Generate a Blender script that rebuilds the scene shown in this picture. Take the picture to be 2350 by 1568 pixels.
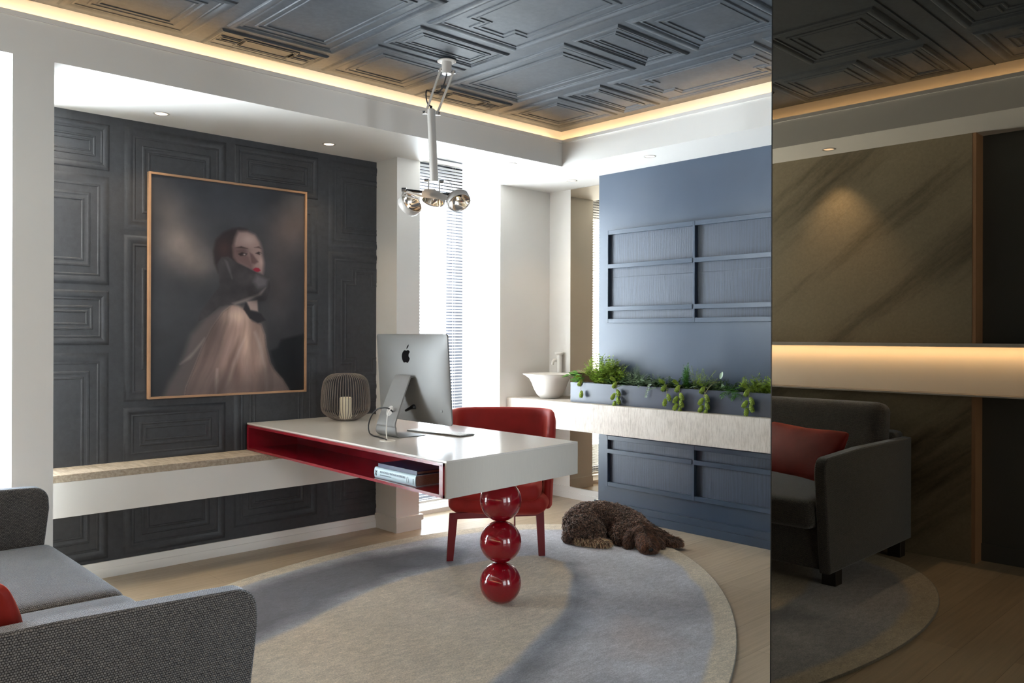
import bpy, bmesh, math, random
import numpy as np
from mathutils import Vector, Matrix
PI = math.pi
for o in list(bpy.data.objects): bpy.data.objects.remove(o)
SC = bpy.context.scene
COL = SC.collection
random.seed(7)

# ------------------------------------------------------------------ camera
FPX, CY = 1909.24, 768.32
YAW, PIT, ROL = 0.814106652, 0.000506811, 0.00290014
def cam_axes():
    f = np.array([math.cos(YAW)*math.cos(PIT), math.sin(YAW)*math.cos(PIT), math.sin(PIT)])
    rt = np.array([math.sin(YAW), -math.cos(YAW), 0.0]); up = np.cross(rt, f)
    c, s = math.cos(ROL), math.sin(ROL)
    return c*rt + s*up, -s*rt + c*up, f
_r, _u, _f = cam_axes()
cd = bpy.data.cameras.new('camera'); cam = bpy.data.objects.new('camera', cd); COL.objects.link(cam)
cam.matrix_world = Matrix(((_r[0], _u[0], -_f[0], 0), (_r[1], _u[1], -_f[1], 0), (_r[2], _u[2], -_f[2], 1.30), (0, 0, 0, 1)))
cd.sensor_width = 36; cd.lens = FPX/2350*36; cd.shift_y = (CY-784)/2350; cd.clip_start = .05
SC.camera = cam

# ------------------------------------------------------------------ light and exposure
SC.view_settings.view_transform = 'Standard'; SC.view_settings.look = 'None'
SC.view_settings.gamma = 1; SC.view_settings.use_curve_mapping = False
SC.view_settings.exposure = 0.58
w = bpy.data.worlds.new('sky'); SC.world = w; w.use_nodes = True
w.node_tree.nodes['Background'].inputs[0].default_value = (.86, .92, 1, 1)
w.node_tree.nodes['Background'].inputs[1].default_value = 1.0
def area(name, loc, direction, sx, sy, power, color, spread=PI):
    l = bpy.data.lights.new(name, 'AREA'); l.shape = 'RECTANGLE'; l.size = sx; l.size_y = sy
    l.energy = power; l.color = color; l.spread = spread
    o = bpy.data.objects.new(name, l); COL.objects.link(o); o.location = loc
    o.rotation_euler = Vector(direction).to_track_quat('-Z', 'Y').to_euler(); return o
DAY = (.85, .925, 1)
area('daylight_far_window', (3.72, 5.45, 1.55), (0, -1, -.05), 1.3, 2.7, 405, DAY)
area('daylight_left_window', (.25, 5.5, 1.55), (.15, -1, -.1), 1.6, 2.7, 1000, DAY)
area('daylight_near_window', (3.05, -2.1, 1.45), (-.3, 1, 0), .9, 2.2, 13, (.9, .95, 1), math.radians(75))
area('rear_fill', (.9, -2.1, 1.5), (.0, 1, 0), 1.5, 2.2, 42, (.92, .95, 1))  # added fill from behind the camera, brightens faces turned that way
LED = (1, .67, .35)
area('cove_led_left', (2.2, 4.010, 2.610), (0, 1, .75), 4.0, .008, 7, LED)
def strip_y(name, x, y, z, sx, L, power):   # long side along world Y, facing the cove wall and up
    o = area(name, (x, y, z), (sx, 0, .75), .008, L, power, LED)
    zz_ = Vector((-sx, 0, -.75)).normalized(); yy_ = Vector((0, 1, 0)); xx_ = yy_.cross(zz_)
    o.rotation_euler = Matrix(((xx_.x,yy_.x,zz_.x),(xx_.y,yy_.y,zz_.y),(xx_.z,yy_.z,zz_.z))).to_euler()
strip_y('cove_led_right', 4.259, 1.5, 2.610, 1, 4.9, 8); strip_y('cove_led_back', .086, 1.4, 2.610, -1, 5.0, 8)

# ------------------------------------------------------------------ materials
def lin(c):
    return tuple(((v/255/12.92) if v/255 <= .04045 else ((v/255+.055)/1.055)**2.4) for v in c)
MATS = {}
class NT:
    def __init__(s, name, base=(128,128,128), rough=.5, metal=0, spec=.5, coat=0, sheen=0, lin_base=None):
        s.m = bpy.data.materials.new(name); s.m.use_nodes = True; s.t = s.m.node_tree; s.n = s.t.nodes; s.l = s.t.links
        s.b = s.n['Principled BSDF']; c = lin_base or lin(base)
        s.base = c
        s.b.inputs['Base Color'].default_value = (*c, 1); s.b.inputs['Roughness'].default_value = rough
        s.b.inputs['Metallic'].default_value = metal; s.b.inputs['Specular IOR Level'].default_value = spec
        s.b.inputs['Coat Weight'].default_value = coat; s.b.inputs['Sheen Weight'].default_value = sheen
        s.b.inputs['Coat Roughness'].default_value = .05
        MATS[name] = s.m
    def add(s, t, **kw):
        n = s.n.new(t)
        for k, v in kw.items():
            if k.startswith('i_'):
                key = k[2:].replace('_', ' ')
                n.inputs[key].default_value = v
            else: setattr(n, k, v)
        return n
    def coord(s, kind='UV', scale=(1,1,1), rot=(0,0,0)):
        tc = s.n.new('ShaderNodeTexCoord'); mp = s.n.new('ShaderNodeMapping')
        s.l.new(tc.outputs[kind], mp.inputs[0]); mp.inputs['Scale'].default_value = scale; mp.inputs['Rotation'].default_value = rot
        return mp.outputs[0]
    def noise(s, vec, scale, detail=4, rough=.55):
        n = s.n.new('ShaderNodeTexNoise'); n.inputs['Scale'].default_value = scale; n.inputs['Detail'].default_value = detail
        n.inputs['Roughness'].default_value = rough; s.l.new(vec, n.inputs['Vector']); return n.outputs['Fac']
    def ramp(s, fac, stops):
        r = s.n.new('ShaderNodeValToRGB'); e = r.color_ramp.elements
        while len(e) < len(stops): e.new(.5)
        for k, (p, c) in enumerate(stops):
            e[k].position = p; e[k].color = (*c, 1)
        s.l.new(fac, r.inputs[0]); return r.outputs[0]
    def vary(s, fac, amt, c=None, sock='Base Color'):
        c = c or s.base
        a = tuple(max(0, v*(1-amt)) for v in c); b = tuple(v*(1+amt) for v in c)
        o = s.ramp(fac, [(.3, a), (.7, b)]); s.l.new(o, s.b.inputs[sock]); return o
    def mul(s, a, b, fac=1.0, mode='MULTIPLY'):
        m = s.n.new('ShaderNodeMix'); m.data_type = 'RGBA'; m.blend_type = mode; m.inputs[0].default_value = fac
        s.l.new(a, m.inputs[6]); s.l.new(b, m.inputs[7]); return m.outputs[2]
    def math(s, op, a, b=0.0):
        m = s.n.new('ShaderNodeMath'); m.operation = op
        for k, v in enumerate((a, b)):
            if hasattr(v, 'links'): s.l.new(v, m.inputs[k])
            else: m.inputs[k].default_value = v
        return m.outputs[0]
    def bump(s, h, strength=.3, dist=.002):
        b = s.n.new('ShaderNodeBump'); b.inputs['Strength'].default_value = strength; b.inputs['Distance'].default_value = dist
        s.l.new(h, b.inputs['Height']); s.l.new(b.outputs[0], s.b.inputs['Normal']); return b

def simple(name, base, rough=.5, metal=0, noise=None, bump=None, **kw):
    s = NT(name, base, rough, metal, **kw)
    v = s.coord('Object')
    if noise: s.vary(s.noise(v, noise[0]), noise[1])
    if bump: s.bump(s.noise(v, bump[0], 6), bump[1], bump[2] if len(bump) > 2 else .001)
    return s.m
simple('white_paint', (226,222,216), .62, noise=(1.5,.015), bump=(220,.12,.0005))
simple('white_trim', (224,220,214), .45, noise=(2,.015))
simple('white_slat', (240,240,242), .4, noise=(6,.01)); MATS['white_slat'].node_tree.nodes['Principled BSDF'].inputs['Transmission Weight'].default_value = 0
simple('grey_frame', (84,86,94), .45, noise=(5,.05))
simple('black_edge', (14,14,15), .35, noise=(9,.05))
simple('lamp_white', (178,173,167), .35, noise=(12,.02))
simple('chrome', (200,200,202), .18, 1, noise=(20,.05))
simple('dark_metal', (60,60,64), .3, .9, noise=(20,.1))
simple('black_rubber', (16,16,17), .45, noise=(30,.1))
simple('white_cord', (215,212,205), .5, noise=(30,.03))
simple('ceramic', (226,221,214), .32, noise=(5,.02), bump=(40,.06,.001))
simple('aluminium', (112,110,107), .5, .2, noise=(3,.02), bump=(900,.05,.0003))
simple('key_white', (232,231,228), .4, noise=(30,.01))
simple('screen_glass', (8,8,10), .06, noise=(3,.05))
simple('logo_black', (10,10,11), .12, noise=(30,.05))
simple('dark_wood', (34,27,24), .5, noise=(14,.2))
simple('oak_frame', (162,124,92), .5, noise=(12,.08), bump=(80,.2,.0005))
simple('reveal_wood', (158,120,88), .55, noise=(8,.05))
simple('red_gloss', (122,4,18), .09, noise=(3,.05), coat=.5)
simple('red_lacquer', (128,16,30), .22, noise=(6,.08), coat=.4)
simple('red_metal', (112,12,22), .35, noise=(8,.06))
simple('dark_panel', (78,80,78), .5, noise=(3,.06))
simple('fern_green', (138,164,58), .55, noise=(18,.35))
simple('dark_green', (56,88,38), .5, noise=(22,.35))
simple('grey_green', (120,142,112), .4, noise=(22,.3))
simple('lime_green', (142,164,62), .6, noise=(30,.3))
simple('leaf_green', (84,140,50), .4, noise=(22,.3))
simple('soil', (46,42,22), .9, noise=(60,.6), bump=(120,.8,.004))
simple('twig', (150,142,84), .6, noise=(40,.2))
simple('candle_wax', (226,214,186), .5, noise=(8,.03))
simple('rib_taupe', (112,102,94), .45, noise=(14,.12))
simple('book_paper', (150,118,104), .8, noise=(200,.15))
simple('navy_cover', (34,44,78), .35, noise=(14,.08))
simple('pale_cover', (176,196,204), .4, noise=(14,.03))
simple('ink', (60,74,96), .5, noise=(20,.05))
simple('ink_dark', (28,26,34), .5, noise=(20,.05))
simple('door_white', (205,202,196), .5, noise=(3,.02))

def wallpaper(name, base, rough, amt=.28):
    s = NT(name, base, rough, spec=.45)
    v = s.coord('Object'); n1 = s.noise(v, 3.2, 8, .7); v2 = s.coord('Object', (1, 1, 1)); n2 = s.noise(v2, 38, 5, .6)
    a = s.vary(n1, amt); b = s.ramp(n2, [(.3, (.78,.78,.78)), (.7, (1.1,1.1,1.1))])
    s.l.new(s.mul(a, b), s.b.inputs['Base Color'])
    s.bump(s.noise(v2, 170, 4, .6), .35, .0008)
wallpaper('ceiling_paper', (60,66,73), .6)
wallpaper('wall_paper', (54,55,58), .5, .12)

def blue(name, base):
    s = NT(name, base, .34, spec=.6); v = s.coord('Object', (1, 1, .3)); s.vary(s.noise(v, 4, 4), .04)
    s.bump(s.noise(s.coord('Object', (90, 90, 90)), 3, 3), .12, .0006)
blue('blue_paint', (50,64,82)); blue('planter_blue', (46,54,70))
def bluegrain(name, base):
    s = NT(name, base, .42)
    v = s.coord('Object', (14, 14, 1.5)); wv = s.add('ShaderNodeTexWave', wave_type='BANDS', bands_direction='Y')
    wv.inputs['Scale'].default_value = 1.1; wv.inputs['Distortion'].default_value = 14; wv.inputs['Detail'].default_value = 5; wv.inputs['Detail Scale'].default_value = .8
    s.l.new(v, wv.inputs['Vector'])
    n = s.noise(s.coord('Object', (330, 330, 26)), 1, 5, .75)
    h = s.math('ADD', s.math('MULTIPLY', wv.outputs['Fac'], .30), n)
    c = s.ramp(h, [(.35, tuple(x*.74 for x in s.base)), (.95, tuple(x*1.3 for x in s.base))]); s.l.new(c, s.b.inputs['Base Color'])
    s.bump(h, .45, .0014)
bluegrain('blue_grain', (50,60,76))

def stone(name, base, dark, vs=(1,1,1)):
    s = NT(name, base, .62); v = s.coord('Object', vs); n = s.noise(v, 9, 9, .75)
    wv = s.add('ShaderNodeTexWave', wave_type='BANDS', bands_direction='DIAGONAL'); wv.inputs['Scale'].default_value = 7; wv.inputs['Distortion'].default_value = 14
    wv.inputs['Detail'].default_value = 5; wv.inputs['Detail Scale'].default_value = 2; s.l.new(v, wv.inputs['Vector'])
    h = s.math('ADD', s.math('MULTIPLY', wv.outputs['Fac'], .35), n)
    s.l.new(s.ramp(h, [(.42, lin(dark)), (.85, s.base)]), s.b.inputs['Base Color']); s.bump(s.noise(v, 60, 6, .7), .4, .0015)
s = NT('counter_stone', (198,188,176), .6); v = s.coord('Object', (10, 60, 9)); n = s.noise(v, 1.6, 8, .72); n3 = s.noise(s.coord('Object', (4, 5, 4)), 1.5, 6, .7)
h = s.math('ADD', s.math('MULTIPLY', n, .7), s.math('MULTIPLY', n3, .3))
s.l.new(s.ramp(h, [(.36, lin((164,153,140))), (.52, s.base), (.68, lin((212,204,194)))]), s.b.inputs['Base Color']); s.bump(h, .45, .002)
s = NT('bench_stone', (176,160,140), .6); n = s.noise(s.coord('Object', (30, 4, 30)), 2, 7, .7); s.l.new(s.ramp(n, [(.38, lin((150,134,114))), (.6, lin((184,168,148)))]), s.b.inputs['Base Color']); s.bump(n, .4, .001)
# large slab stone with diagonal dark veins
s = NT('slab_stone', (176,160,136), .55); v = s.coord('Object', (1,1,1), (math.radians(-52), 0, 0))
n = s.noise(v, 2.2, 6, .6)
mp = s.add('ShaderNodeMapping'); mp.inputs['Scale'].default_value = (1, 3.2, .45); s.l.new(v, mp.inputs[0])
n2 = s.noise(mp.outputs[0], 1.1, 7, .62)
c = s.ramp(n2, [(.30, lin((84,72,52))), (.47, lin((138,126,104))), (.62, lin((138,126,104)))]); c2 = s.ramp(s.noise(v, 60, 6, .7), [(.3, (.8,.8,.8)), (.7, (1.08,1.08,1.08))])
s.l.new(s.mul(c, c2), s.b.inputs['Base Color']); s.bump(s.noise(v, 45, 8, .7), .5, .002)

# oak floor, planks run along X
s = NT('oak_floor', (182,160,132), .38); v = s.coord('UV')
br = s.add('ShaderNodeTexBrick'); s.l.new(v, br.inputs['Vector'])
br.offset = .37; br.inputs['Scale'].default_value = 1; br.inputs['Brick Width'].default_value = 1.9; br.inputs['Row Height'].default_value = .2
br.inputs['Mortar Size'].default_value = .0012; br.inputs['Mortar Smooth'].default_value = .1; br.inputs['Bias'].default_value = 0
br.inputs['Color1'].default_value = (*lin((190,172,147)), 1); br.inputs['Color2'].default_value = (*lin((172,153,128)), 1); br.inputs['Mortar'].default_value = (*lin((146,128,104)), 1)
g = s.noise(s.coord('UV', (2.2, 55, 1)), 1.0, 6, .65); g2 = s.ramp(g, [(.3, (.80,.79,.77)), (.7, (1.08,1.08,1.08))])
s.l.new(s.mul(br.outputs['Color'], g2), s.b.inputs['Base Color']); s.bump(g, .12, .0006)

# white brushed desk lacquer
s = NT('desk_white', (216,211,204), .16, spec=.6); g = s.noise(s.coord('UV', (220, 9, 1)), 1, 4, .6)
s.vary(g, .03); s.bump(g, .12, .0007)
s = NT('desk_side', (200,196,188), .4); g = s.noise(s.coord('UV', (260, 12, 1)), 1, 4, .6); s.vary(g, .03); s.bump(g, .15, .0007)

# sofa knit fabric
s = NT('sofa_knit', (104,110,120), .9, sheen=.7, spec=.15); s.b.inputs['Sheen Roughness'].default_value = .35; s.b.inputs['Sheen Tint'].default_value = (.75,.85,1,1)
v = s.coord('UV'); br = s.add('ShaderNodeTexBrick'); br.inputs['Scale'].default_value = 1
nz = s.add('ShaderNodeTexNoise'); nz.inputs['Scale'].default_value = 130; nz.inputs['Detail'].default_value = 2; s.l.new(v, nz.inputs['Vector'])
vm = s.add('ShaderNodeVectorMath', operation='SCALE'); s.l.new(nz.outputs['Color'], vm.inputs[0]); vm.inputs['Scale'].default_value = .0042
va_ = s.add('ShaderNodeVectorMath', operation='ADD'); s.l.new(v, va_.inputs[0]); s.l.new(vm.outputs[0], va_.inputs[1]); s.l.new(va_.outputs[0], br.inputs['Vector'])
br.inputs['Brick Width'].default_value = .0056; br.inputs['Row Height'].default_value = .0052; br.inputs['Mortar Size'].default_value = .0015; br.inputs['Mortar Smooth'].default_value = 1
br.inputs['Color1'].default_value = (*lin((118,114,110)), 1); br.inputs['Color2'].default_value = (*lin((98,95,94)), 1); br.inputs['Mortar'].default_value = (*lin((26,24,24)), 1)
n = s.ramp(s.noise(v, 30, 5), [(.3, (.9,.9,.9)), (.7, (1.08,1.08,1.08))])
s.l.new(s.mul(br.outputs['Color'], n), s.b.inputs['Base Color'])
s.bump(s.math('SUBTRACT', 1.0, br.outputs['Fac']), .6, .0018)
# velvets
def velvet(name, base, sheen_c):
    s = NT(name, base, .65, sheen=.9, spec=.25); s.b.inputs['Sheen Tint'].default_value = (*lin(sheen_c), 1); s.b.inputs['Sheen Roughness'].default_value = .35
    v = s.coord('Object'); s.vary(s.noise(v, 9, 5), .14); s.bump(s.noise(v, 500, 2), .1, .0005)
velvet('red_velvet', (144,30,25), (214,116,98)); velvet('cushion_velvet', (112,24,16), (200,100,80))

def attr_mat(name, attr, rough=.9, sheen=0, pile=None, spec=.3):
    s = NT(name, (128,128,128), rough, sheen=sheen, spec=spec); a = s.add('ShaderNodeAttribute', attribute_name=attr)
    out = a.outputs['Color']
    if pile:
        v = s.coord('Object'); n = s.noise(v, pile, 5, .8); n2 = s.noise(s.coord('Object', (1, 2.2, 1), (0,0,.5)), 22, 8, .75)
        out = s.mul(out, s.ramp(n, [(.36, (.66,.66,.66)), (.64, (1.26,1.26,1.26))])); out = s.mul(out, s.ramp(n2, [(.36, (.80,.80,.80)), (.64, (1.16,1.16,1.16))]))
        s.bump(n, .9, .006)
    s.l.new(out, s.b.inputs['Base Color']); return s
attr_mat('rug_pile', 'Col', .95, .3, 150, .1); attr_mat('art_print', 'Col', .35)
s = attr_mat('dog_fur', 'Col', .6, .2, None, .25)

# mirrors
def mirror(name, c, r=.0):
    s = NT(name, (128,128,128), r, 1, lin_base=c); s.b.inputs['Specular IOR Level'].default_value = .5; return s
mirror('smoked_mirror', (.20,.172,.132)); mirror('bronze_mirror', (.47,.40,.31)); mirror('reflector', (.85,.83,.8), .12)

# clear window glass: mostly transparent with a weak reflection
m = bpy.data.materials.new('clear_glass'); m.use_nodes = True; t = m.node_tree; t.nodes.clear()
o_ = t.nodes.new('ShaderNodeOutputMaterial'); mx = t.nodes.new('ShaderNodeMixShader'); tr = t.nodes.new('ShaderNodeBsdfTransparent'); gl = t.nodes.new('ShaderNodeBsdfGlossy')
gl.inputs['Roughness'].default_value = .02; tr.inputs[0].default_value = (.96,.98,.98,1); mx.inputs[0].default_value = .06
t.links.new(tr.outputs[0], mx.inputs[1]); t.links.new(gl.outputs[0], mx.inputs[2]); t.links.new(mx.outputs[0], o_.inputs[0]); MATS['clear_glass'] = m
m = bpy.data.materials.new('thin_slat'); m.use_nodes = True; t = m.node_tree; t.nodes.clear()
o_ = t.nodes.new('ShaderNodeOutputMaterial'); mx = t.nodes.new('ShaderNodeMixShader'); a_ = t.nodes.new('ShaderNodeBsdfDiffuse'); b_ = t.nodes.new('ShaderNodeBsdfTranslucent'); nz_ = t.nodes.new('ShaderNodeTexNoise')
rp_ = t.nodes.new('ShaderNodeValToRGB'); rp_.color_ramp.elements[0].color = (.82,.82,.83,1); rp_.color_ramp.elements[1].color = (.88,.88,.89,1); t.links.new(nz_.outputs['Fac'], rp_.inputs[0]); t.links.new(rp_.outputs[0], a_.inputs[0]); t.links.new(rp_.outputs[0], b_.inputs[0])
mx.inputs[0].default_value = .22; t.links.new(a_.outputs[0], mx.inputs[1]); t.links.new(b_.outputs[0], mx.inputs[2]); t.links.new(mx.outputs[0], o_.inputs[0]); MATS['thin_slat'] = m
def emit(name, c, st):
    m = bpy.data.materials.new(name); m.use_nodes = True; b = m.node_tree.nodes['Principled BSDF']
    b.inputs['Base Color'].default_value = (*c, 1); b.inputs['Emission Color'].default_value = (*c, 1); b.inputs['Emission Strength'].default_value = st; MATS[name] = m
emit('downlight_glow', (1,.82,.62), 1.6); emit('bulb_glow', (1,.55,.18), 60); emit('led_strip', (1,.6,.25), 7)

# ------------------------------------------------------------------ mesh helpers
def bx(bm, lo, hi, bev=0, seg=2, M=None):
    lo = Vector(lo); hi = Vector(hi)
    r = bmesh.ops.create_cube(bm, size=1); vs = r['verts']
    for v in vs:
        v.co = Vector([(lo[k]+hi[k])/2 + v.co[k]*(hi[k]-lo[k]) for k in range(3)])
    if bev > 0:
        es = list({e for v in vs for e in v.link_edges})
        rr = bmesh.ops.bevel(bm, geom=es, offset=bev, segments=seg, affect='EDGES', profile=.5)
        vs = list({v for f in rr['faces'] for v in f.verts} | {v for v in vs if v.is_valid})
    if M is not None: bmesh.ops.transform(bm, matrix=M, verts=[v for v in vs if v.is_valid])
    return vs
def tube(bm, pts, rad, n=10, cap=True):
    pts = [Vector(p) for p in pts]; N = len(pts); rings = []; up = None
    for i, p in enumerate(pts):
        d = (pts[min(i+1, N-1)] - pts[max(i-1, 0)]).normalized()
        if up is None:
            a = Vector((0,0,1)) if abs(d.z) < .9 else Vector((1,0,0)); up = d.cross(a).normalized()
        up = (up - d*up.dot(d)).normalized(); sd = d.cross(up)
        r = rad[i] if isinstance(rad, (list, tuple)) else rad
        rings.append([bm.verts.new(p + (up*math.cos(2*PI*k/n) + sd*math.sin(2*PI*k/n))*r) for k in range(n)])
    for i in range(N-1):
        for k in range(n): bm.faces.new((rings[i][k], rings[i][(k+1)%n], rings[i+1][(k+1)%n], rings[i+1][k]))
    if cap: bm.faces.new(rings[0][::-1]); bm.faces.new(rings[-1])
    return rings
def smooth_path(pts, sub=6):
    pts = [Vector(p) for p in pts]; out = []
    for i in range(len(pts)-1):
        p0 = pts[max(i-1,0)]; p1 = pts[i]; p2 = pts[i+1]; p3 = pts[min(i+2, len(pts)-1)]
        for k in range(sub):
            t = k/sub; out.append(.5*((2*p1) + (p2-p0)*t + (2*p0-5*p1+4*p2-p3)*t*t + (3*p1-p0-3*p2+p3)*t**3))
    out.append(pts[-1]); return out
def lathe(bm, prof, c=(0,0,0), n=48, M=None, closed=False, cap=True):
    rings = []; c = Vector(c)
    for (r, z) in prof:
        ring = []
        for k in range(n):
            p = Vector((r*math.cos(2*PI*k/n), r*math.sin(2*PI*k/n), z))
            p = (M @ p) if M is not None else p
            ring.append(bm.verts.new(p + c))
        rings.append(ring)
    m = len(rings)
    for i in range(m if closed else m-1):
        a = rings[i]; b = rings[(i+1) % m]
        for k in range(n): bm.faces.new((a[k], a[(k+1)%n], b[(k+1)%n], b[k]))
    if not closed and cap:
        if prof[0][0] > 1e-6: bm.faces.new(rings[0][::-1])
        if prof[-1][0] > 1e-6: bm.faces.new(rings[-1])
    return rings
def softbox(bm, lo, hi, r, N=18, crown=0, squash=None, M=None):
    """rounded cushion-like box"""
    lo = Vector(lo); hi = Vector(hi); c = (lo+hi)/2; h = (hi-lo)/2; r = min(r, h.x*.98, h.y*.98, h.z*.98)
    t = [math.sin(PI/2*(2*i/N-1)) for i in range(N+1)]; vd = {}
    def vert(i, j, k):
        key = (i, j, k)
        if key in vd: return vd[key]
        p = Vector((t[i]*h.x, t[j]*h.y, t[k]*h.z)); q = Vector([max(-(h[a]-r), min(h[a]-r, p[a])) for a in range(3)]); d = p-q
        if d.length > 1e-9: p = q + d.normalized()*r
        if crown:
            f = max(0, 1-(p.x/h.x)**2)*max(0, 1-(p.y/h.y)**2); p.z += crown*f*(1 if p.z > 0 else -.4)
        if squash: p = squash(p, h)
        p = p + c
        if M is not None: p = M @ p
        vd[key] = bm.verts.new(p); return vd[key]
    for a in range(N):
        for b in range(N):
            for (s_, fn) in ((0, lambda a, b, s: (a, b, s)), (N, lambda a, b, s: (a, b, s)), (0, lambda a, b, s: (a, s, b)), (N, lambda a, b, s: (a, s, b)), (0, lambda a, b, s: (s, a, b)), (N, lambda a, b, s: (s, a, b))):
                try: bm.faces.new((vert(*fn(a, b, s_)), vert(*fn(a+1, b, s_)), vert(*fn(a+1, b+1, s_)), vert(*fn(a, b+1, s_))))
                except ValueError: pass
def finish(name, bm, mat, parent=None, smooth=35, uv=True):
    bmesh.ops.recalc_face_normals(bm, faces=bm.faces[:])
    if uv:
        ul = bm.loops.layers.uv.verify()
        for f in bm.faces:
            n = f.normal; a = max(range(3), key=lambda k: abs(n[k]))
            for l in f.loops:
                p = l.vert.co
                l[ul].uv = (p.y, p.z) if a == 0 else ((p.x, p.z) if a == 1 else (p.x, p.y))
    me = bpy.data.meshes.new(name); bm.to_mesh(me); bm.free()
    me.materials.append(MATS[mat] if isinstance(mat, str) else mat)
    if smooth:
        me.polygons.foreach_set('use_smooth', [True]*len(me.polygons)); me.set_sharp_from_angle(angle=math.radians(smooth))
    o = bpy.data.objects.new(name, me); COL.objects.link(o)
    if parent is not None: o.parent = parent
    return o
def struct(name, bm, mat, parent=None, smooth=35):
    o = finish(name, bm, mat, parent, smooth)
    if parent is None: o['kind'] = 'structure'
    return o
def tag(o, label, cat, group=None):
    o['label'] = label; o['category'] = cat
    if group: o['group'] = group
    return o
def thing(name, label, cat, loc=(0,0,0), rz=0, group=None):
    o = bpy.data.objects.new(name, None); o.empty_display_size = .05; COL.objects.link(o); o.location = loc; o.rotation_euler = (0,0,rz)
    return tag(o, label, cat, group)
def new(): return bmesh.new()
def box(name, lo, hi, mat, parent=None, bev=0, seg=2):
    bm = new(); bx(bm, lo, hi, bev, seg); return finish(name, bm, mat, parent)
def sbox(name, boxes, mat, parent=None, bev=0):
    bm = new()
    for lo, hi in boxes: bx(bm, lo, hi, bev)
    return struct(name, bm, mat, parent)
def copy_thing(root, loc=None, label=None):
    r = root.copy(); COL.objects.link(r)
    if loc is not None: r.location = loc
    if label: r['label'] = label
    for ch in list(root.children):
        c = ch.copy(); COL.objects.link(c); c.parent = r
        for g in ch.children:
            d = g.copy(); COL.objects.link(d); d.parent = c
    return r

# relief of nested mouldings for the embossed paper
def loop_offset(poly, d):
    n = len(poly); out = []
    for i in range(n):
        p = Vector(poly[i]); a = (Vector(poly[i])-Vector(poly[i-1])).normalized(); b = (Vector(poly[(i+1)%n])-Vector(poly[i])).normalized()
        na = Vector((-a.y, a.x)); nb = Vector((-b.y, b.x)); out.append(p + (na+nb)*d)
    return out
def moulding(bm, poly, prof, fmap):
    rings = [[bm.verts.new(fmap(p.x, p.y, h)) for p in loop_offset(poly, d)] for (d, h) in prof]
    n = len(poly)
    for i in range(len(rings)-1):
        for k in range(n):
            bm.faces.new((rings[i][k], rings[i][(k+1)%n], rings[i+1][(k+1)%n], rings[i+1][k]))
def rect(u0, v0, u1, v1): return [(u0,v0),(u1,v0),(u1,v1),(u0,v1)]
def eared(u0, v0, u1, v1, a=.09, b=.09):
    return [(u0+a,v0),(u1-a,v0),(u1-a,v0+b*.5),(u1,v0+b*.5),(u1,v1-b*.5),(u1-a,v1-b*.5),(u1-a,v1),(u0+a,v1),(u0+a,v1-b*.5),(u0,v1-b*.5),(u0,v0+b*.5),(u0+a,v0+b*.5)]
def panel(bm, u0, v0, u1, v1, fmap, k=1.0, ear=False, s=1.0):
    P = [(0,0), (.004,.003), (.008,.010), (.018,.016), (.030,.015), (.040,.007), (.046,.003), (.050,.006), (.056,.006), (.060,.0006)]
    moulding(bm, rect(u0,v0,u1,v1), [(d*s, h*k) for d, h in P], fmap)
    i = .095*s; Q = [(0,.0006), (.004,.007), (.012,.008), (.018,.002), (.030,.002), (.034,.0065), (.040,.0065), (.044,.0006)]
    pl = eared(u0+i,v0+i,u1-i,v1-i,.08,.16) if ear else rect(u0+i,v0+i,u1-i,v1-i)
    moulding(bm, pl, [(d*s, h*k) for d, h in Q], fmap)

# ------------------------------------------------------------------ room shell
S = 2.466; ZC = 2.74
sbox('floor', [((-.45,-2.0,-.08), (5.1,5.2,0))], 'oak_floor')
bm = new(); bx(bm, (-.5,-2.0,ZC), (5.2,5.2,ZC+.08))
fm = lambda u, v, h: Vector((u, v, ZC-.0004-h))
def colpanels(x0, x1, spans):
    for (y0, y1, e) in spans: panel(bm, x0, y0, x1, y1, fm, .6, e, min(1.0, (y1-y0)/.42))
colpanels(3.64, 4.215, [(3.46,4.0,0), (3.125,3.42,0), (2.14,3.08,1), (1.17,2.10,0), (.83,1.13,0), (.24,.79,0), (-.74,.20,1)])
colpanels(2.99, 3.565, [(3.77,4.03,1), (2.80,3.73,0), (2.46,2.75,0), (1.87,2.42,0), (1.53,1.83,0), (.55,1.49,1), (-.42,.51,0)])
colpanels(2.34, 2.915, [(3.45,4.0,0), (3.105,3.41,0), (2.12,3.06,1), (1.15,2.08,0), (.81,1.11,0), (.22,.77,0), (-.76,.18,1)])
colpanels(1.69, 2.265, [(3.78,4.03,1), (2.80,3.74,0), (2.46,2.75,0), (1.87,2.42,0), (1.54,1.83,0), (.56,1.49,1)])
colpanels(1.04, 1.615, [(3.44,4.0,0), (3.10,3.40,0), (2.47,3.06,0)])
colpanels(.39, .97, [(3.78,4.03,1), (2.80,3.74,0), (2.46,2.75,0)])
colpanels(.73, 1.29, [(1.53,2.08,0), (.40,1.33,1)])
colpanels(.09, .64, [(1.87,2.42,0), (1.54,1.82,0), (.40,1.33,1)])
for x in (.72+.0, ):
    for y in (1.385, 1.50): bx(bm, (.05, y-.003, ZC-.004), (1.6, y+.003, ZC-.0002))
struct('ceiling', bm, 'ceiling_paper', smooth=25)

# dropped border with light cove
G = .10
bm = new()
def sof(lo, hi): bx(bm, lo, hi)
YI, XI, XB, YF = 3.946, 4.195, .15, -1.2
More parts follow.
